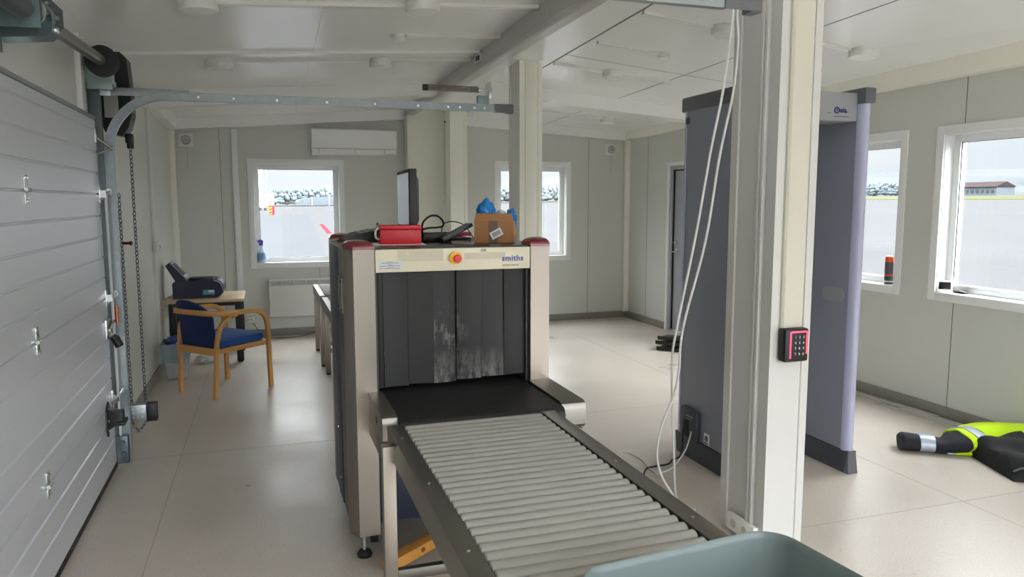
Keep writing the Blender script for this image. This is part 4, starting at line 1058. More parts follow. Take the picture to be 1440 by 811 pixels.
# oval speaker/label plate on the right panel
pts = []
for k in range(24):
    a = 2 * PI * k / 24; pts.append((3.555 + .045 * (1 if math.cos(a) > 0 else -1) + .045 * math.cos(a), 1.03 + .042 * math.sin(a)))
ov = obj('oval_plate', MB().prism(pts, 'x', 3.139, 3.1455), M['mdbox'], md)
# power box on the left panel
px = obj('power_box', MB().box(2.404, 2.433, 3.80, 3.985, .135, .315, .008), M['mddark'], md)
obj('cable_slot', MB().box(2.402, 2.405, 3.88, 3.955, .14, .245, .002), M['black'], px)
mb = MB(); x = 3.91
while x > 3.84:
    mb.box(2.4025, 2.404, x - .008, x, .268, .276); x -= .011
x = 3.91
while x > 3.85:
    mb.box(2.4025, 2.404, x - .006, x, .254, .257); x -= .009
obj('small_print', mb, M['mdbox'], px)
obj('power_cord', MB().tube([(2.40, 3.92, .235), (2.388, 3.92, .16), (2.384, 3.918, .06), (2.36, 3.91, .012), (2.31, 3.898, .0065), (2.243, 3.836, .0065), (2.159, 3.823, .0065), (2.093, 3.813, .0065), (2.056, 3.778, .0065), (2.017, 3.721, .0065)], .0055, 8), M['black'], md)
obj('signal_cable', MB().tube([(2.402, 3.85, .185), (2.392, 3.855, .13), (2.365, 3.852, .07), (2.30, 3.83, .012), (2.21, 3.76, .0045), (2.144, 3.729, .0045), (2.100, 3.705, .0045), (2.095, 3.75, .0045), (2.105, 3.83, .0045), (2.129, 3.938, .0045), (2.124, 4.048, .0045), (2.103, 4.114, .0045), (2.053, 4.125, .0045)], .004, 8), M['cable'], md)
wl = obj('warning_sticker', MB().box(2.4295, 2.4325, 3.70, 3.755, .138, .205, .0005), M['paper'], md)
mb = MB(); mb.ring((2.429, 3.727, .175), (1, 0, 0), .015, .003, 14, 5); mb.cyl((2.4285, 3.727, .175), (2.4297, 3.727, .175), .007, 8); mb.box(2.4288, 2.4297, 3.705, 3.75, .144, .150)
obj('print', mb, M['ink'], wl)
obj('hole_plug', MB().cyl((2.428, 4.02, 2.045), (2.434, 4.02, 2.045), .022, 18), M['mddark'], md)

# hanging cables beside the pillar
tag(obj('hanging_cable', MB().tube([(1.985, 2.9, 2.78), (1.983, 2.9, 2.398), (1.993, 2.9, 2.255), (1.989, 2.92, 2.046), (1.949, 2.95, 1.768), (1.92, 3.0, 1.383), (1.845, 3.05, .982), (1.869, 3.12, .747), (1.876, 3.18, .607), (1.849, 3.22, .483), (1.85, 3.27, .362), (1.865, 3.3, .254), (1.898, 3.3, .154), (1.941, 3.28, .076), (1.97, 3.2, .006), (1.99, 3.0, .006)], .0058, 8), M['cable']), 'white cable hanging from the ceiling, the one bowing out to the left near the floor', 'cable')
tag(obj('hanging_cable', MB().tube([(1.962, 2.9, 2.78), (1.962, 2.9, 2.397), (1.947, 2.93, 2.076), (1.917, 2.97, 1.80), (1.888, 3.03, 1.415), (1.83, 3.08, .978), (1.849, 3.15, .798), (1.918, 3.25, .48), (1.961, 3.3, .268), (2.015, 3.35, .007), (2.03, 3.2, .006)], .0058, 8), M['cable']), 'white cable hanging from the ceiling, the straighter one falling to the floor', 'cable')

# keypad on the pillar
kp = thing('keypad', 'black access keypad with a glowing red surround on the nearest pillar', 'keypad', (2.165, 2.67, .95))
obj('housing', MB().box(2.104, 2.226, 2.648, 2.7005, .876, 1.022, .010), M['black'], kp)
mb = MB(); yk = 2.6475
mb.box(2.133, 2.216, yk - .001, yk + .004, 1.004, 1.012, .002); mb.box(2.127, 2.135, yk - .001, yk + .004, .893, 1.010, .002); mb.box(2.211, 2.218, yk - .001, yk + .004, .91, 1.008, .002)
obj('lit_surround', mb, M['redled'], kp)
ks = '123456789*0#'
for i in range(4):
    for j in range(3):
        x = 2.154 + j * .0205; z = .986 - i * .0245
        kk = obj('key', MB().box(x - .008, x + .008, yk - .003, yk + .002, z - .0085, z + .0085, .002), M['key'], kp)
        obj('numeral', MB().text(ks[i * 3 + j], .013, (x, yk - .0034, z - .0045), (1, 0, 0), (0, 0, 1), .0006, align='CENTER'), M['white'], kk)
# sockets at the pillar foot
so = thing('floor_socket', 'white twin wall socket at the foot of the nearest pillar', 'socket', (2.05, 2.86, .03))
obj('plate', MB().box(2.038, 2.066, 2.73, 2.935, .025, .105, .004), M['white'], so)
obj('outlet', MB().cyl((2.037, 2.885, .065), (2.04, 2.885, .065), .021, 18).cyl((2.037, 2.80, .065), (2.04, 2.80, .065), .021, 18), M['plate'], so)

# ------------------------------------------------------------------ desk corner
dk = thing('desk', 'small birch-topped desk with black legs in the far left corner', 'desk', (-.58, 8.06, 0))
obj('tabletop', MB().box(-.945, -.222, 7.72, 8.42, .604, .632, .003), M['desk'], dk)
mb = MB(); mb.box(-.90, -.27, 7.80, 7.83, .56, .604); mb.box(-.90, -.27, 8.31, 8.34, .56, .604); obj('under_frame', mb, M['black'], dk)
for x in (-.87, -.275):
    for y in (7.775, 8.375): 
        lg = obj('leg', MB().box(x - .032, x + .032, y - .032, y + .032, .012, .604, .006), M['black'], dk)
        obj('foot', MB().cyl((x, y, 0), (x, y, .014), .026, 14), M['rubber'], lg)
pr = thing('trace_detector', 'navy blue desktop trace detector with a raised screen on the desk', 'scanner', (-.64, 8.0, .632))
A = [(-.872, .6325), (-.50, .6325), (-.455, .642), (-.42, .672), (-.405, .715), (-.412, .76), (-.435, .795), (-.47, .815), (-.55, .822), (-.74, .80), (-.86, .795), (-.875, .78)]
obj('housing', MB().prism(A, 'y', 7.88, 8.18), M['navyplast'], pr)
sc_ = obj('screen_arm', MB().prism([(-.845, .80), (-.93, .955), (-.895, .985), (-.745, .81), (-.735, .797)], 'y', 7.90, 8.16), M['navyplast'], pr)
dv = V((-.745 + .895, 0, .81 - .985)).normalized(); nv = V((.76, 0, .65))
mb = MB(); q = [V((-.888, 7.915, .981)), V((-.752, 7.915, .822)), V((-.752, 8.145, .822)), V((-.888, 8.145, .981))]
mb.hexa(q + [p + nv.normalized() * .006 for p in q]); obj('screen_frame', mb, M['lilac'], sc_)
q = [V((-.868, 7.94, .966)), V((-.775, 7.94, .857)), V((-.775, 8.12, .857)), V((-.868, 8.12, .966))]
mb = MB(); mb.hexa([p + nv.normalized() * .004 for p in q] + [p + nv.normalized() * .008 for p in q]); obj('screen', mb, M['screendk'], sc_)
mb = MB(); B = [(-.50, .798), (-.468, .790), (-.44, .77), (-.425, .74), (-.418, .70), (-.410, .70), (-.416, .745), (-.432, .78), (-.462, .803), (-.495, .81)]
mb.prism(B, 'y', 7.877, 7.885); obj('bezel_stripe', mb, M['lilac'], pr)
lab_ = obj('label', MB().box(-.60, -.495, 7.8775, 7.8805, .665, .712), M['teal'], pr)
obj('label_patch', MB().box(-.548, -.50, 7.8765, 7.878, .688, .709), M['paper'], lab_)
mb = MB(); mb.text('ib', .016, (-.535, 7.876, .692), (1, 0, 0), (0, 0, 1)); obj('lettering', mb, M['inkblue'], lab_)
obj('tray_recess', MB().box(-.73, -.50, 7.93, 8.13, .808, .826, .008), M['black'], pr)
obj('power_cable', MB().tube([(-.872, 8.05, .66), (-.90, 8.04, .645), (-.935, 8.03, .637)], .004, 6), M['black'], pr)
tag(obj('cable_bundle', MB().tube([(-.93, 7.78, .636), (-.90, 7.76, .65), (-.88, 7.79, .638), (-.91, 7.82, .645), (-.93, 7.79, .652), (-.89, 7.77, .64), (-.87, 7.80, .645), (-.90, 7.83, .638)], .006, 6), M['clear']), 'crumpled clear tie and film at the left desk corner', 'plastic wrap')
tag(obj('hanging_lead', MB().tube([(-.78, 8.2, .60), (-.76, 8.2, .4), (-.72, 8.2, .2), (-.66, 8.25, .02), (-.5, 8.4, .006), (-.3, 8.6, .006)], .004, 6), M['black']), 'black lead hanging under the desk and running along the floor', 'cable')

# chair (local frame: +y forward)
ch = thing('armchair', 'light wood bentwood armchair with blue upholstered seat and back', 'chair', (-.375, 6.665, 0), math.radians(-48.7))
for sx in (-1, 1):
    # rear leg, curving forward at the top to meet the arm
    obj('leg', MB().sweep([(sx * .215, -.255, 0), (sx * .222, -.245, .22), (sx * .232, -.235, .44), (sx * .246, -.20, .58), (sx * .258, -.13, .648), (sx * .262, -.06, .660)], .030, .034, up=(0, 1, .2)), M['wood'], ch, local=True)
    # front leg bending back into the armrest and round behind the back
    obj('leg', MB().sweep([(sx * .278, .255, 0), (sx * .276, .25, .25), (sx * .274, .245, .50), (sx * .272, .225, .605), (sx * .270, .165, .66), (sx * .268, .08, .676), (sx * .266, -.04, .678)], .030, .038, up=lambda t: V((0, 1, 0)) if t < .55 else V((0, 1 - (t - .55) / .45, (t - .55) / .45))), M['wood'], ch, local=True)
obj('arm_rail', MB().sweep([(.266, -.03, .678), (.255, -.16, .683), (.215, -.27, .69), (.12, -.325, .698), (0, -.335, .70), (-.12, -.325, .698), (-.215, -.27, .69), (-.255, -.16, .683), (-.266, -.03, .678)], .026, .042), M['wood'], ch, local=True)
mb = MB(); mb.box(-.215, .215, -.262, -.24, .345, .405, .005); obj('rear_rail', mb, M['wood'], ch, local=True)
for sx in (-1, 1): obj('side_rail', MB().sweep([(sx * .222, -.23, .375), (sx * .25, 0, .385), (sx * .268, .22, .39)], .022, .04), M['wood'], ch, local=True)
obj('front_rail', MB().box(-.262, .262, .19, .212, .375, .412, .004), M['wood'], ch, local=True)
# seat cushion
rings = []
for z, k in ((.405, .96), (.412, 1.0), (.45, 1.0), (.462, .975), (.468, .90), (.470, .6)):
    r = rrect(0, 0, z, .49 * k, .45 * k, .05 * k)
    rings.append([V((p.x * (1 + .10 * (p.y / .225)), p.y + .0, p.z + .012 * (p.y / .225))) for p in r])
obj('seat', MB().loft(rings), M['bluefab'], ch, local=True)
# curved backrest with rounded top
NU, NV = 14, 16
def bp_(u, v, off):
    x = (u - .5) * 2
    zt = .795; zz = .385 + (zt - .385) * v
    wv = .175 if v < .7 else .175 * math.sqrt(max(0, 1 - ((v - .7) / .305) ** 2)) ** .75
    wv = .19 + (.20 - .19) * min(1, v * 1.6) if v < .6 else .20 * (max(0, 1 - ((v - .6) / .405) ** 2)) ** .5
    y = -.212 - .105 * v - .02 * v * v + .05 * min(1, v * 1.5) * (x * wv / .185) ** 2
    return V((x * wv, y + off, zz))
rings = []
for k in range(NV + 1):
    v = k / NV * .995
    rings.append([bp_(i / NU, v, .0) for i in range(NU + 1)] + [bp_(i / NU, v, -.028) for i in range(NU, -1, -1)])
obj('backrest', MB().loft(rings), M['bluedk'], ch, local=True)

# waste bin with liner and rubbish
bn = thing('waste_bin', 'frosted plastic waste bin with pale blue liner full of rubbish by the left wall', 'waste bin', (-.80, 7.25, 0))
mb = MB(); mb.loft([rrect(-.80, 7.25, z, w, w * .9, .04) for z, w in ((.002, .17), (.10, .195), (.31, .235))] + [rrect(-.80, 7.25, z, w, w * .9, .04) for z, w in ((.31, .229), (.10, .189), (.008, .164))]); obj('bin_body', mb, M['frost'], bn)
rings = []
for z, w, j in ((.318, .245, .004), (.31, .25, .006), (.22, .232, .010), (.16, .222, .016)):
    r = rrect(-.80, 7.25, z, w, w * .9, .045)
    rings.append([V((p.x, p.y, p.z + (j * 2 * math.sin(i * 1.3) if z < .3 else 0) - (.07 * max(0, math.cos(i * .26 - 2.8)) if z < .2 else 0))) for i, p in enumerate(r)])
obj('liner', MB().loft(rings, cap=(False, False)), M['bluefilm'], bn)
tag(obj('rubbish', MB().blob((-.80, 7.24, .325), .08, .08, .055, .35, 3, 3, 4), M['inkblue']), 'crumpled dark blue wrappers heaped in the waste bin', 'rubbish')
tag(obj('carton', MB().box(-.05, .05, -.03, .03, -.015, .02, .003, mtx=Matrix.Translation((-.845, 7.19, .325)) @ Matrix.Rotation(.5, 4, 'Y') @ Matrix.Rotation(.6, 4, 'Z')), M['navyplast']), 'small dark carton on top of the rubbish in the bin', 'carton')
tag(obj('carton', MB().box(-.035, .035, -.02, .02, -.008, .010, .003, mtx=Matrix.Translation((-.755, 7.175, .335)) @ Matrix.Rotation(-.5, 4, 'Y') @ Matrix.Rotation(-.3, 4, 'Z')), M['paper']), 'small pale carton on top of the rubbish in the bin', 'carton')
tag(obj('paper_ball', MB().blob((-.785, 7.215, .10), .055, .05, .06, .25, 3, 3, 8), M['whitebag']), 'white crumpled paper visible through the bin side', 'paper')
tag(obj('plastic_bag', MB().blob((-.60, 7.83, .034), .10, .055, .045, .4, 2.4, 4, 31, flat=.001), M['whitebag']), 'small white plastic bag lying on the floor behind the chair', 'plastic bag')

# ------------------------------------------------------------------ on the window sills
def seclathe(p, c, seg=24): return MB().lathe(p, c, seg)
sb = thing('spray_bottle', 'pale blue spray bottle with violet trigger on the left window sill', 'spray bottle', (-.045, 9.225, .868))
obj('bottle', seclathe([(.001, 0), (.040, 0), (.045, .012), (.044, .06), (.036, .11), (.020, .16), (.014, .185), (.014, .20), (.001, .20)], (-.045, 9.225, .868)), M['bottle'], sb)
obj('bottle_label', seclathe([(.0447, .03), (.0452, .035), (.0445, .075), (.037, .112), (.0355, .112)], (-.045, 9.225, .868)), M['bottlelab'], sb)
obj('trigger_head', MB().cyl((-.045, 9.225, 1.066), (-.045, 9.225, 1.09), .017, 14).prism([(-.03, 1.088), (-.085, 1.10), (-.09, 1.125), (-.045, 1.132), (-.025, 1.115)], 'y', 9.212, 9.238).prism([(-.082, 1.10), (-.072, 1.102), (-.06, 1.075), (-.07, 1.05), (-.077, 1.052), (-.070, 1.075)], 'y', 9.219, 9.231), M['purple'], sb)
sp = thing('spray_can', 'grey spray can with orange cap on the sill beside the gate', 'spray can', (4.685, 4.70, .912))
c = (4.69, 4.70, .912)
obj('can_body', seclathe([(.001, 0), (.030, 0), (.0325, .004), (.0325, .165), (.028, .178), (.001, .178)], c), M['canbody'], sp)
mb = MB(); mb.lathe([(.0326, .036), (.0329, .037), (.0329, .060), (.0326, .061)], c, 24); obj('green_band', mb, mat('green_can_band', rgb(48, 92, 72), .4), sp)
mb = MB(); mb.lathe([(.0326, .066), (.0329, .067), (.0329, .078), (.0326, .079)], c, 24); obj('orange_band', mb, M['orange'], sp)
mb = MB(); mb.lathe([(.0326, .018), (.0329, .019), (.0329, .026), (.0326, .027)], c, 24); obj('white_band', mb, M['paper'], sp)
obj('cap', seclathe([(.031, .176), (.031, .205), (.028, .218), (.016, .226), (.001, .227)], c), M['orange'], sp)
mt = Matrix.Translation((4.675, 4.165, .912)) @ Matrix.Rotation(math.radians(-50), 4, 'Z') @ Matrix.Rotation(math.radians(-24), 4, 'X')
dc = tag(obj('display_clock', MB().box(-.05, .05, 0, .018, 0, .088, .006, mtx=mt), M['white']), 'small square digital clock with black face in the sill corner', 'clock')
obj('clock_screen', MB().box(-.038, .038, -.002, .001, .018, .074, .001, mtx=mt), M['screendk'], dc)
tag(obj('pouch', MB().blob((4.695, 4.05, .920), .028, .055, .012, .2, 2, 3, 12, flat=.9115), M['black']), 'small black pouch lying on the sill beside the clock', 'pouch')

# ------------------------------------------------------------------ floor: strips, jacket, black crate
for i, (x, y, L, w, rz, z, lab) in enumerate(((4.565, 4.62, .72, .055, 2, 0, 'long grey plastic strip nearest the gate by the skirting'), (4.50, 4.20, .66, .055, 5, 0, 'long pale plastic strip lying farthest out on the floor'), (4.575, 4.30, .42, .075, 3, .0078, 'short wide grey sheet on top of the other strips'),
                                               (4.53, 4.10, .50, .05, 6, .0078, 'pale strip lying over the outer strip'), (4.59, 3.86, .60, .075, 2, 0, 'grey strip running under the jacket along the wall'))):
    mt = Matrix.Translation((x, y, z)) @ Matrix.Rotation(math.radians(rz), 4, 'Z')
    mb = MB(); mb.box(-w / 2, w / 2, -L / 2, L / 2, 0, .006, .0015, mtx=mt)
    for k in (-.35, .0, .35): mb.box(-w / 2 + w * (.5 + k) - .002, -w / 2 + w * (.5 + k) + .002, -L / 2, L / 2, .0055, .0075, mtx=mt)
    tag(obj('plastic_strip', mb, M['plate']), lab, 'plastic strip', 'loose plastic strips by the skirting')

jk = thing('work_jacket', 'hi-vis yellow and black work jacket crumpled on the floor by the right wall', 'jacket', (4.2, 3.4, 0))
def ell(c, w, h, d, n=20, seed=0, amp=.12):
    """squashed ring across direction d, resting on the floor"""
    d = V((d[0], d[1], 0)).normalized(); s_ = V((-d.y, d.x, 0)); out = []
    for k in range(n):
        a = 2 * PI * k / n
        r = 1 + amp * noise.noise(V((math.cos(a) * 1.6 + seed, math.sin(a) * 1.6, c[0] * 3 + c[1] * 2)))
        zz = math.sin(a); zz = zz if zz > 0 else zz * .98
        p = V((c[0], c[1], 0)) + s_ * math.cos(a) * w / 2 * r; p.z = max(.002, h / 2 + zz * h / 2 * r)
        out.append(p)
    return out
def limb(name, spec, m, seed=0, amp=.12, sub=3):
    """spec: x, y, width, height along a path"""
    P = [V((a, b, 0)) for a, b, w, h in spec]; W = [V((w, h, 0)) for a, b, w, h in spec]
    Ps, Ws = spline(P, sub), spline(W, sub)
    rings = []
    for i, p in enumerate(Ps):
        d = Ps[min(i + 1, len(Ps) - 1)] - Ps[max(i - 1, 0)]
        rings.append(ell((p.x, p.y), Ws[i].x, Ws[i].y, d, seed=seed, amp=amp))
    return obj(name, MB().loft(rings), m, jk)
limb('sleeve_cuff', [(3.785, 3.635, .165, .088), (3.80, 3.625, .18, .105), (3.83, 3.605, .18, .105), (3.875, 3.573, .17, .10)], M['navyfab'], 1, .16)
limb('reflective_band', [(3.873, 3.574, .176, .104), (3.91, 3.55, .178, .106), (3.945, 3.525, .176, .104)], M['reflect'], 1, .1)
limb('sleeve', [(3.943, 3.527, .17, .10), (3.985, 3.50, .16, .09), (4.03, 3.48, .19, .115), (4.085, 3.47, .24, .135)], M['navyfab'], 2, .24)
limb('yellow_sleeve', [(4.08, 3.472, .25, .142), (4.10, 3.47, .255, .144), (4.125, 3.468, .256, .145)], M['hivis'], 2)
limb('reflective_band', [(4.122, 3.468, .264, .150), (4.155, 3.468, .268, .153), (4.19, 3.468, .268, .154)], M['reflect'], 2, .1)
limb('yellow_panel', [(4.188, 3.468, .262, .150), (4.25, 3.465, .275, .158), (4.34, 3.44, .29, .168), (4.41, 3.37, .32, .18), (4.44, 3.26, .33, .20), (4.45, 3.10, .28, .20), (4.45, 2.98, .12, .10)], M['hivis'], 5, .25)
limb('yellow_hem', [(4.02, 3.44, .05, .022), (4.10, 3.40, .08, .035), (4.20, 3.365, .10, .055), (4.28, 3.33, .10, .10), (4.38, 3.27, .09, .15), (4.46, 3.20, .07, .17)], M['hivis'], 7, .2)
limb('reflective_band', [(4.155, 3.375, .112, .062), (4.18, 3.368, .116, .066), (4.215, 3.355, .116, .074)], M['reflect'], 7, .1)
limb('reflective_band', [(3.975, 3.455, .045, .018), (4.0, 3.448, .05, .024), (4.04, 3.435, .055, .028)], M['reflect'], 7, .1)
# black lining spread in front
NX, NY = 26, 20
def lining(u, v):
    x = 4.10 + .48 * u; y0 = 3.40 - .12 * u; y1 = 2.98 - .42 * u
    y = y0 + (y1 - y0) * v
    edge = min(1, 9 * v * (1 - v) + .08, 18 * u + .1, 8 * (1 - u))
    h = .015 + .19 * max(0, edge) ** .6 * (.55 + .6 * u) * (1 - .3 * v)
    h += .026 * noise.noise(V((x * 9, y * 4 + x * 6, 1))) + .014 * math.sin((x * 1.0 + y * .55) * 38) * edge
    return V((x - .16 * v * (1 - u), y, max(.004, h)))
rings = []
for i in range(NX + 1):
    top = [lining(i / NX, j / NY) for j in range(NY + 1)]
    bot = [V((p.x, p.y, .0015)) for p in reversed(top)]
    rings.append(top + bot)
obj('lining', MB().loft(rings), M['blackfab'], jk)
obj('zip', MB().tube([lining(.02 + .30 * k / 8, .93) + V((0, 0, .006)) for k in range(9)], .006, 6), M['galvd'], jk)
q = [lining(.50, .02) + V((-.03, .03, .045)), lining(.50, .02) + V((.0, -.01, .050)), lining(.66, .02) + V((.0, -.01, .056)), lining(.66, .02) + V((-.03, .03, .052))]
obj('neck_label', MB().hexa(q + [p + V((0, 0, .003)) for p in q]), M['paper'], jk)

bk = thing('folded_crate', 'black folded plastic crate standing on the floor past the gate', 'crate', (4.12, 7.0, 0))
for k, (z, a) in enumerate(((.002, .05), (.055, -.06), (.10, .10))):
    mt = Matrix.Translation((4.14, 6.98, z)) @ Matrix.Rotation(.7 + a, 4, 'Z') @ Matrix.Rotation(.04 * k, 4, 'Y')
    obj('panel', MB().box(-.20, .20, -.15, .15, 0, .022, .004, mtx=mt).box(-.20, .20, -.15, -.14, .02, .04, mtx=mt).box(-.2, -.19, -.15, .15, .02, .04, mtx=mt), M['black'], bk)

# ------------------------------------------------------------------ outside
G0 = -.40
def gz(x, y):    # the airfield rises very slightly to the east
    return G0 + max(0, x - 12) * .0125
mb = MB()
xs = [-1200, -200, -40, -8, 2, 8, 12, 20, 40, 80, 150, 250, 420, 700, 1500]; ys = [-1200, -400, -100, -30, -8, 0, 8, 16, 30, 60, 120, 250, 400, 700, 1500]
vs = {}
for i, x in enumerate(xs):
    for j, y in enumerate(ys): vs[i, j] = mb.bm.verts.new(V((x, y, gz(x, y))))
for i in range(len(xs) - 1):
    for j in range(len(ys) - 1): mb.bm.faces.new((vs[i, j], vs[i + 1, j], vs[i + 1, j + 1], vs[i, j + 1]))
ap = obj('apron_ground', mb, M['apron']); ap['kind'] = 'structure'; ap['label'] = 'pale wet concrete apron outside all the windows'; ap['category'] = 'ground'
pt = struct('tarmac_strip', MB().hexa([V(p) for p in ((-60, 11, G0 + .006), (1.2, 11, G0 + .006), (6.9, 124, G0 + .006), (-60, 124, G0 + .006), (-60, 11, G0 + .012), (1.2, 11, G0 + .012), (6.9, 124, G0 + .012), (-60, 124, G0 + .012))]), M['tarmac'], 'darker tarmac area with a red edge seen through the left window', 'ground')
struct('painted_line', MB().hexa([V(p) for p in ((3.66, 48, G0 + .012), (3.96, 48, G0 + .012), (4.85, 68, G0 + .012), (4.55, 68, G0 + .012), (3.66, 48, G0 + .018), (3.96, 48, G0 + .018), (4.85, 68, G0 + .018), (4.55, 68, G0 + .018))]), M['redline'], 'red line along the tarmac edge outside the left window', 'road marking')
struct('gravel_strip', MB().box(12.5, 15.2, 2, 12.1, G0 - .05, G0 + .012), mat('dark_wet_gravel', rgb(58, 52, 50), .95, var=.35, scale=3, spec=0), 'dark brownish gravel strip outside the right window', 'ground')
def band(name, pts, m, lab, kind='stuff'):
    mb = MB(); mb.hexa([V((x, y, gz(x, y) + .03)) for x, y in pts] + [V((x, y, gz(x, y) + .08)) for x, y in pts]); o = obj(name, mb, m); o['kind'] = kind; o['label'] = lab; o['category'] = 'grass'; return o
band('grass_strip', [(190, -300), (330, -300), (330, 700), (190, 700)], M['grass'], 'strip of yellow-green grass across the airfield outside the right windows')
band('grass_strip', [(-300, 330), (180, 330), (180, 372), (-300, 372)], M['grass'], 'thin strip of grass before the trees outside the far windows')
def treeline(name, pts, m, lab, h0, h1, seed):
    rnd = random.Random(seed); mb = MB()
    for (x0, y0), (x1, y1) in zip(pts, pts[1:]):
        n = max(3, int(math.hypot(x1 - x0, y1 - y0) / 1.2))
        for k in range(n):
            t = (k + rnd.random()) / n; x = x0 + (x1 - x0) * t; y = y0 + (y1 - y0) * t
            h = (h0 + (h1 - h0) * (.5 + .5 * noise.noise(V((k * .045, seed, 0))))) * rnd.uniform(.82, 1.08); z = gz(x, y); r = rnd.uniform(1.2, 2.6)
            yy = y + rnd.uniform(-6, 6)
            for f_, q_ in ((.22, 1.2), (.42, 1.1), (.62, .9), (.80, .65), (.92, .35)):
                mb.blob((x + rnd.uniform(-1.1, 1.1), yy + rnd.uniform(-1, 1), z + h * (f_ + rnd.uniform(-.05, .05))), r * q_ * .8, r * q_ * .8, h * .15, .55, 2.6, 2, rnd.random() * 50)
    o = obj(name, mb, m); o['kind'] = 'stuff'; o['label'] = lab; o['category'] = 'trees'
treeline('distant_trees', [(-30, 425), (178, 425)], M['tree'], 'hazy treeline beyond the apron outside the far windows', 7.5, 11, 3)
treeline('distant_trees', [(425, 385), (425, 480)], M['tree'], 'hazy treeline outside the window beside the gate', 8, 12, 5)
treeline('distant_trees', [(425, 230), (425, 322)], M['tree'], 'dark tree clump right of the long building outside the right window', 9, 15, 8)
mb = MB()
for hx, hy, hr, hh, sd in ((1000, 900, 330, 34, 2), (1150, 560, 300, 24, 5), (1100, 250, 260, 18, 11), (1050, 1250, 300, 26, 8)):
    mb.blob((hx, hy, gz(hx, hy) - 6), hr, hr, hh + 6, .10, 2.0, 5, sd, flat=gz(hx, hy) - 12)
mb.blob((150, 1150, -4), 420, 160, 24, .10, 3, 5, 7, flat=-10)
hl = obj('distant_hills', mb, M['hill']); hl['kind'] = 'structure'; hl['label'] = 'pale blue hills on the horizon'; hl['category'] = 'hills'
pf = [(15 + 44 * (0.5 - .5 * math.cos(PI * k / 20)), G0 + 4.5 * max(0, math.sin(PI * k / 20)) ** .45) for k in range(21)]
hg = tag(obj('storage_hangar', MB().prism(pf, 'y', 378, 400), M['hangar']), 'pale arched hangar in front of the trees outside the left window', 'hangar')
obj('hangar_rib', MB().box(22, 22.3, 377.6, 378, G0, 3.6).box(30, 30.3, 377.6, 378, G0, 4.0).box(44, 44.3, 377.6, 378, G0, 4.0), M['plate'], hg)
# long building beyond the runway
lb_ = thing('terminal_building', 'long low pale building with brown roof outside the right window', 'building', (400, 340, gz(400, 340)))
gb = gz(400, 340)
obj('wall', MB().box(398, 412, 324.5, 356, gb, gb + 5.2), M['hangar'], lb_)
obj('roof', MB().prism([(397, gb + 5.0), (405, gb + 8.0), (413, gb + 5.0)], 'y', 324, 356.5), M['roofbr'], lb_)
for k in range(9): obj('window', MB().box(397.8, 398.1, 326 + k * 3.3, 327.6 + k * 3.3, gb + 1.5, gb + 3.2), M['slate'], lb_)
tw = thing('control_tower', 'small control tower left of the long building outside the right window', 'tower', (398, 360, gb))
obj('shaft', MB().box(396, 399, 358.5, 361.5, gb, gb + 8.5), M['hangar'], tw); obj('cab', MB().loft([rrect(397.5, 360, z, w, w, .4) for z, w in ((gb + 8.5, 4), (gb + 10.5, 5), (gb + 10.8, 5))]), M['slate'], tw)
# white service stairs/vehicle outside the left window
sv = thing('service_stairs', 'white mobile stair unit parked outside the left window', 'vehicle', (.0, 180, G0))
obj('tower_frame', MB().box(-1.0, -.2, 179, 181, .3, 10.0, .05).box(.6, .75, 179, 179.2, 4.5, 9.6).box(-.2, .8, 179, 181, 5.6, 6.0), M['white'], sv)
obj('cab', MB().box(-.3, 2.2, 178.6, 181.4, .6, 3.4, .1), M['white'], sv)
obj('base', MB().box(-1.2, .5, 178.4, 181.6, -.2, .6, .05), M['plate'], sv)
for x in (-.8, .2): obj('wheel', MB().cyl((x, 178.2, -.05), (x, 178.5, -.05), .35, 16), M['rubber'], sv)
cs = thing('chevron_barrier', 'yellow and red chevron marker board standing on the apron outside', 'barrier', (1.0, 119, G0))
obj('board', MB().box(.66, 1.10, 119, 119.1, -.3, 1.15), M['yellow'], cs)
mb = MB()
for k in range(3): mb.prism([(.68, -.25 + k * .45), (.68, .0 + k * .45), (1.08, .3 + k * .45 - .1), (1.08, .05 + k * .45 - .1)], 'y', 118.9, 119)
obj('chevron', mb, M['redline'], cs); obj('foot', MB().box(.62, 1.2, 118.7, 119.4, -.4, -.3), M['black'], cs)
obj('red_post', MB().cyl((1.3, 119, -.4), (1.3, 119, 1.0), .16, 12), M['redline'], cs)

# ------------------------------------------------------------------ daylight
w = bpy.data.worlds.new('overcast_sky'); S.world = w; w.use_nodes = True
nt = w.node_tree; N, L = nt.nodes, nt.links; bg = N['Background']
tc = N.new('ShaderNodeTexCoord'); sep = N.new('ShaderNodeSeparateXYZ'); L.new(tc.outputs['Generated'], sep.inputs[0])
gr = N.new('ShaderNodeValToRGB'); e = gr.color_ramp.elements
e[0].position = .0; e[0].color = rgb(240, 243, 246); e[1].position = .6; e[1].color = rgb(245, 245, 245)
L.new(sep.outputs[2], gr.inputs[0])
mp = N.new('ShaderNodeMapping'); mp.inputs['Scale'].default_value = (1.6, 1.6, 7); L.new(tc.outputs['Generated'], mp.inputs[0])
nz = N.new('ShaderNodeTexNoise'); nz.inputs['Scale'].default_value = 2.2; nz.inputs['Detail'].default_value = 5; L.new(mp.outputs[0], nz.inputs['Vector'])
cr = N.new('ShaderNodeValToRGB'); e = cr.color_ramp.elements
e[0].position = .42; e[0].color = (.80, .86, .95, 1); e[1].position = .58; e[1].color = (1, 1, 1, 1)
L.new(nz.outputs['Fac'], cr.inputs[0])
mx = N.new('ShaderNodeMix'); mx.data_type = 'RGBA'; mx.blend_type = 'MULTIPLY'; mx.inputs[0].default_value = .6
L.new(gr.outputs[0], mx.inputs[6]); L.new(cr.outputs[0], mx.inputs[7]); L.new(mx.outputs[2], bg.inputs[0])
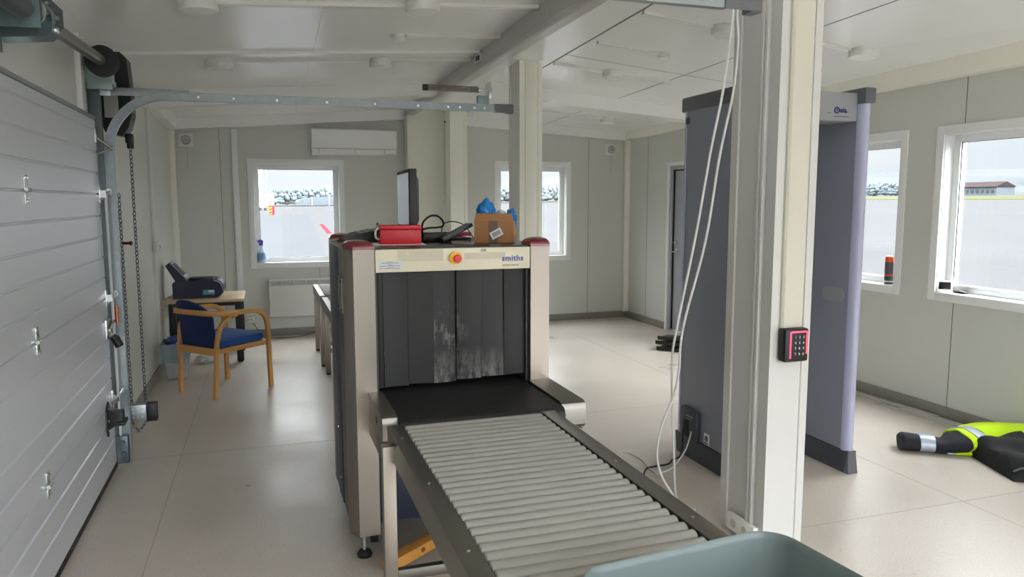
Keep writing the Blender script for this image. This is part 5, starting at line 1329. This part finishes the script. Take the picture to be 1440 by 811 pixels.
mr = N.new('ShaderNodeMapRange'); mr.inputs[1].default_value = .12; mr.inputs[2].default_value = .85; mr.inputs[3].default_value = .68; mr.inputs[4].default_value = 14.
L.new(sep.outputs[2], mr.inputs[0])
# the sun's broad glow behind the cloud layer, high in the east
dt = N.new('ShaderNodeVectorMath'); dt.operation = 'DOT_PRODUCT'; dt.inputs[1].default_value = V((.48, -.56, .62)).normalized()
L.new(tc.outputs['Generated'], dt.inputs[0])
gm = N.new('ShaderNodeMapRange'); gm.interpolation_type = 'SMOOTHSTEP'; gm.inputs[1].default_value = .6; gm.inputs[2].default_value = 1.0; gm.inputs[3].default_value = 0; gm.inputs[4].default_value = 8.5
L.new(dt.outputs['Value'], gm.inputs[0])
ad = N.new('ShaderNodeMath'); ad.operation = 'ADD'; L.new(mr.outputs[0], ad.inputs[0]); L.new(gm.outputs[0], ad.inputs[1])
L.new(ad.outputs[0], bg.inputs[1])

def portal(loc, rot, sx, sy):
    d = bpy.data.lights.new('sky_portal', 'AREA'); d.shape = 'RECTANGLE'; d.size = sx; d.size_y = sy; d.energy = 1; d.cycles.is_portal = True
    o = bpy.data.objects.new('sky_portal', d); COL.objects.link(o); o.location = loc; o.rotation_euler = rot
for a, b, c, d in WIN_FAR: portal(((a + b) / 2, YF + .2, (c + d) / 2), (-PI / 2, 0, 0), b - a, d - c)
for a, b, c, d in WIN_RIGHT: portal((XR + .2, (a + b) / 2, (c + d) / 2), (0, PI / 2, 0), d - c, b - a)
portal((1.85, YN - .2, 1.27), (PI / 2, 0, 0), 5.2, 2.35)

# ------------------------------------------------------------------ camera
R = [[0.9501231, 0.0, 0.0]] * 0
a, b, c = .11568, -.31713, -.0018
ca, sa, cb, sb_, cc, sc2 = math.cos(a), math.sin(a), math.cos(b), math.sin(b), math.cos(c), math.sin(c)
Rx = Matrix(((1, 0, 0), (0, ca, -sa), (0, sa, ca))); Ry = Matrix(((cb, 0, sb_), (0, 1, 0), (-sb_, 0, cb))); Rz = Matrix(((cc, -sc2, 0), (sc2, cc, 0), (0, 0, 1)))
Rm = Rz @ Rx @ Ry
def ax(v):
    d = Rm.transposed() @ V(v); return V((d.x, d.z, -d.y))
mtx = Matrix((ax((1, 0, 0)), ax((0, -1, 0)), ax((0, 0, -1)))).transposed().to_4x4()
mtx.translation = V((0, 0, 1.57))
cam = bpy.data.cameras.new('camera'); cam.sensor_width = 36; cam.lens = 36 * 1055.28 / 1440; cam.clip_start = .05; cam.clip_end = 4000
co = bpy.data.objects.new('camera', cam); COL.objects.link(co); co.matrix_world = mtx
S.camera = co

S.view_settings.view_transform = 'Standard'; S.view_settings.look = 'None'; S.view_settings.gamma = 1; S.view_settings.use_curve_mapping = False
S.view_settings.exposure = 0.84
cy = S.cycles
cy.use_denoising = True; cy.denoiser = 'OPENIMAGEDENOISE'
cy.max_bounces = 10; cy.diffuse_bounces = 6; cy.glossy_bounces = 4; cy.transparent_max_bounces = 12; cy.transmission_bounces = 4
cy.sample_clamp_indirect = 6; cy.caustics_reflective = False; cy.caustics_refractive = False; cy.blur_glossy = .6
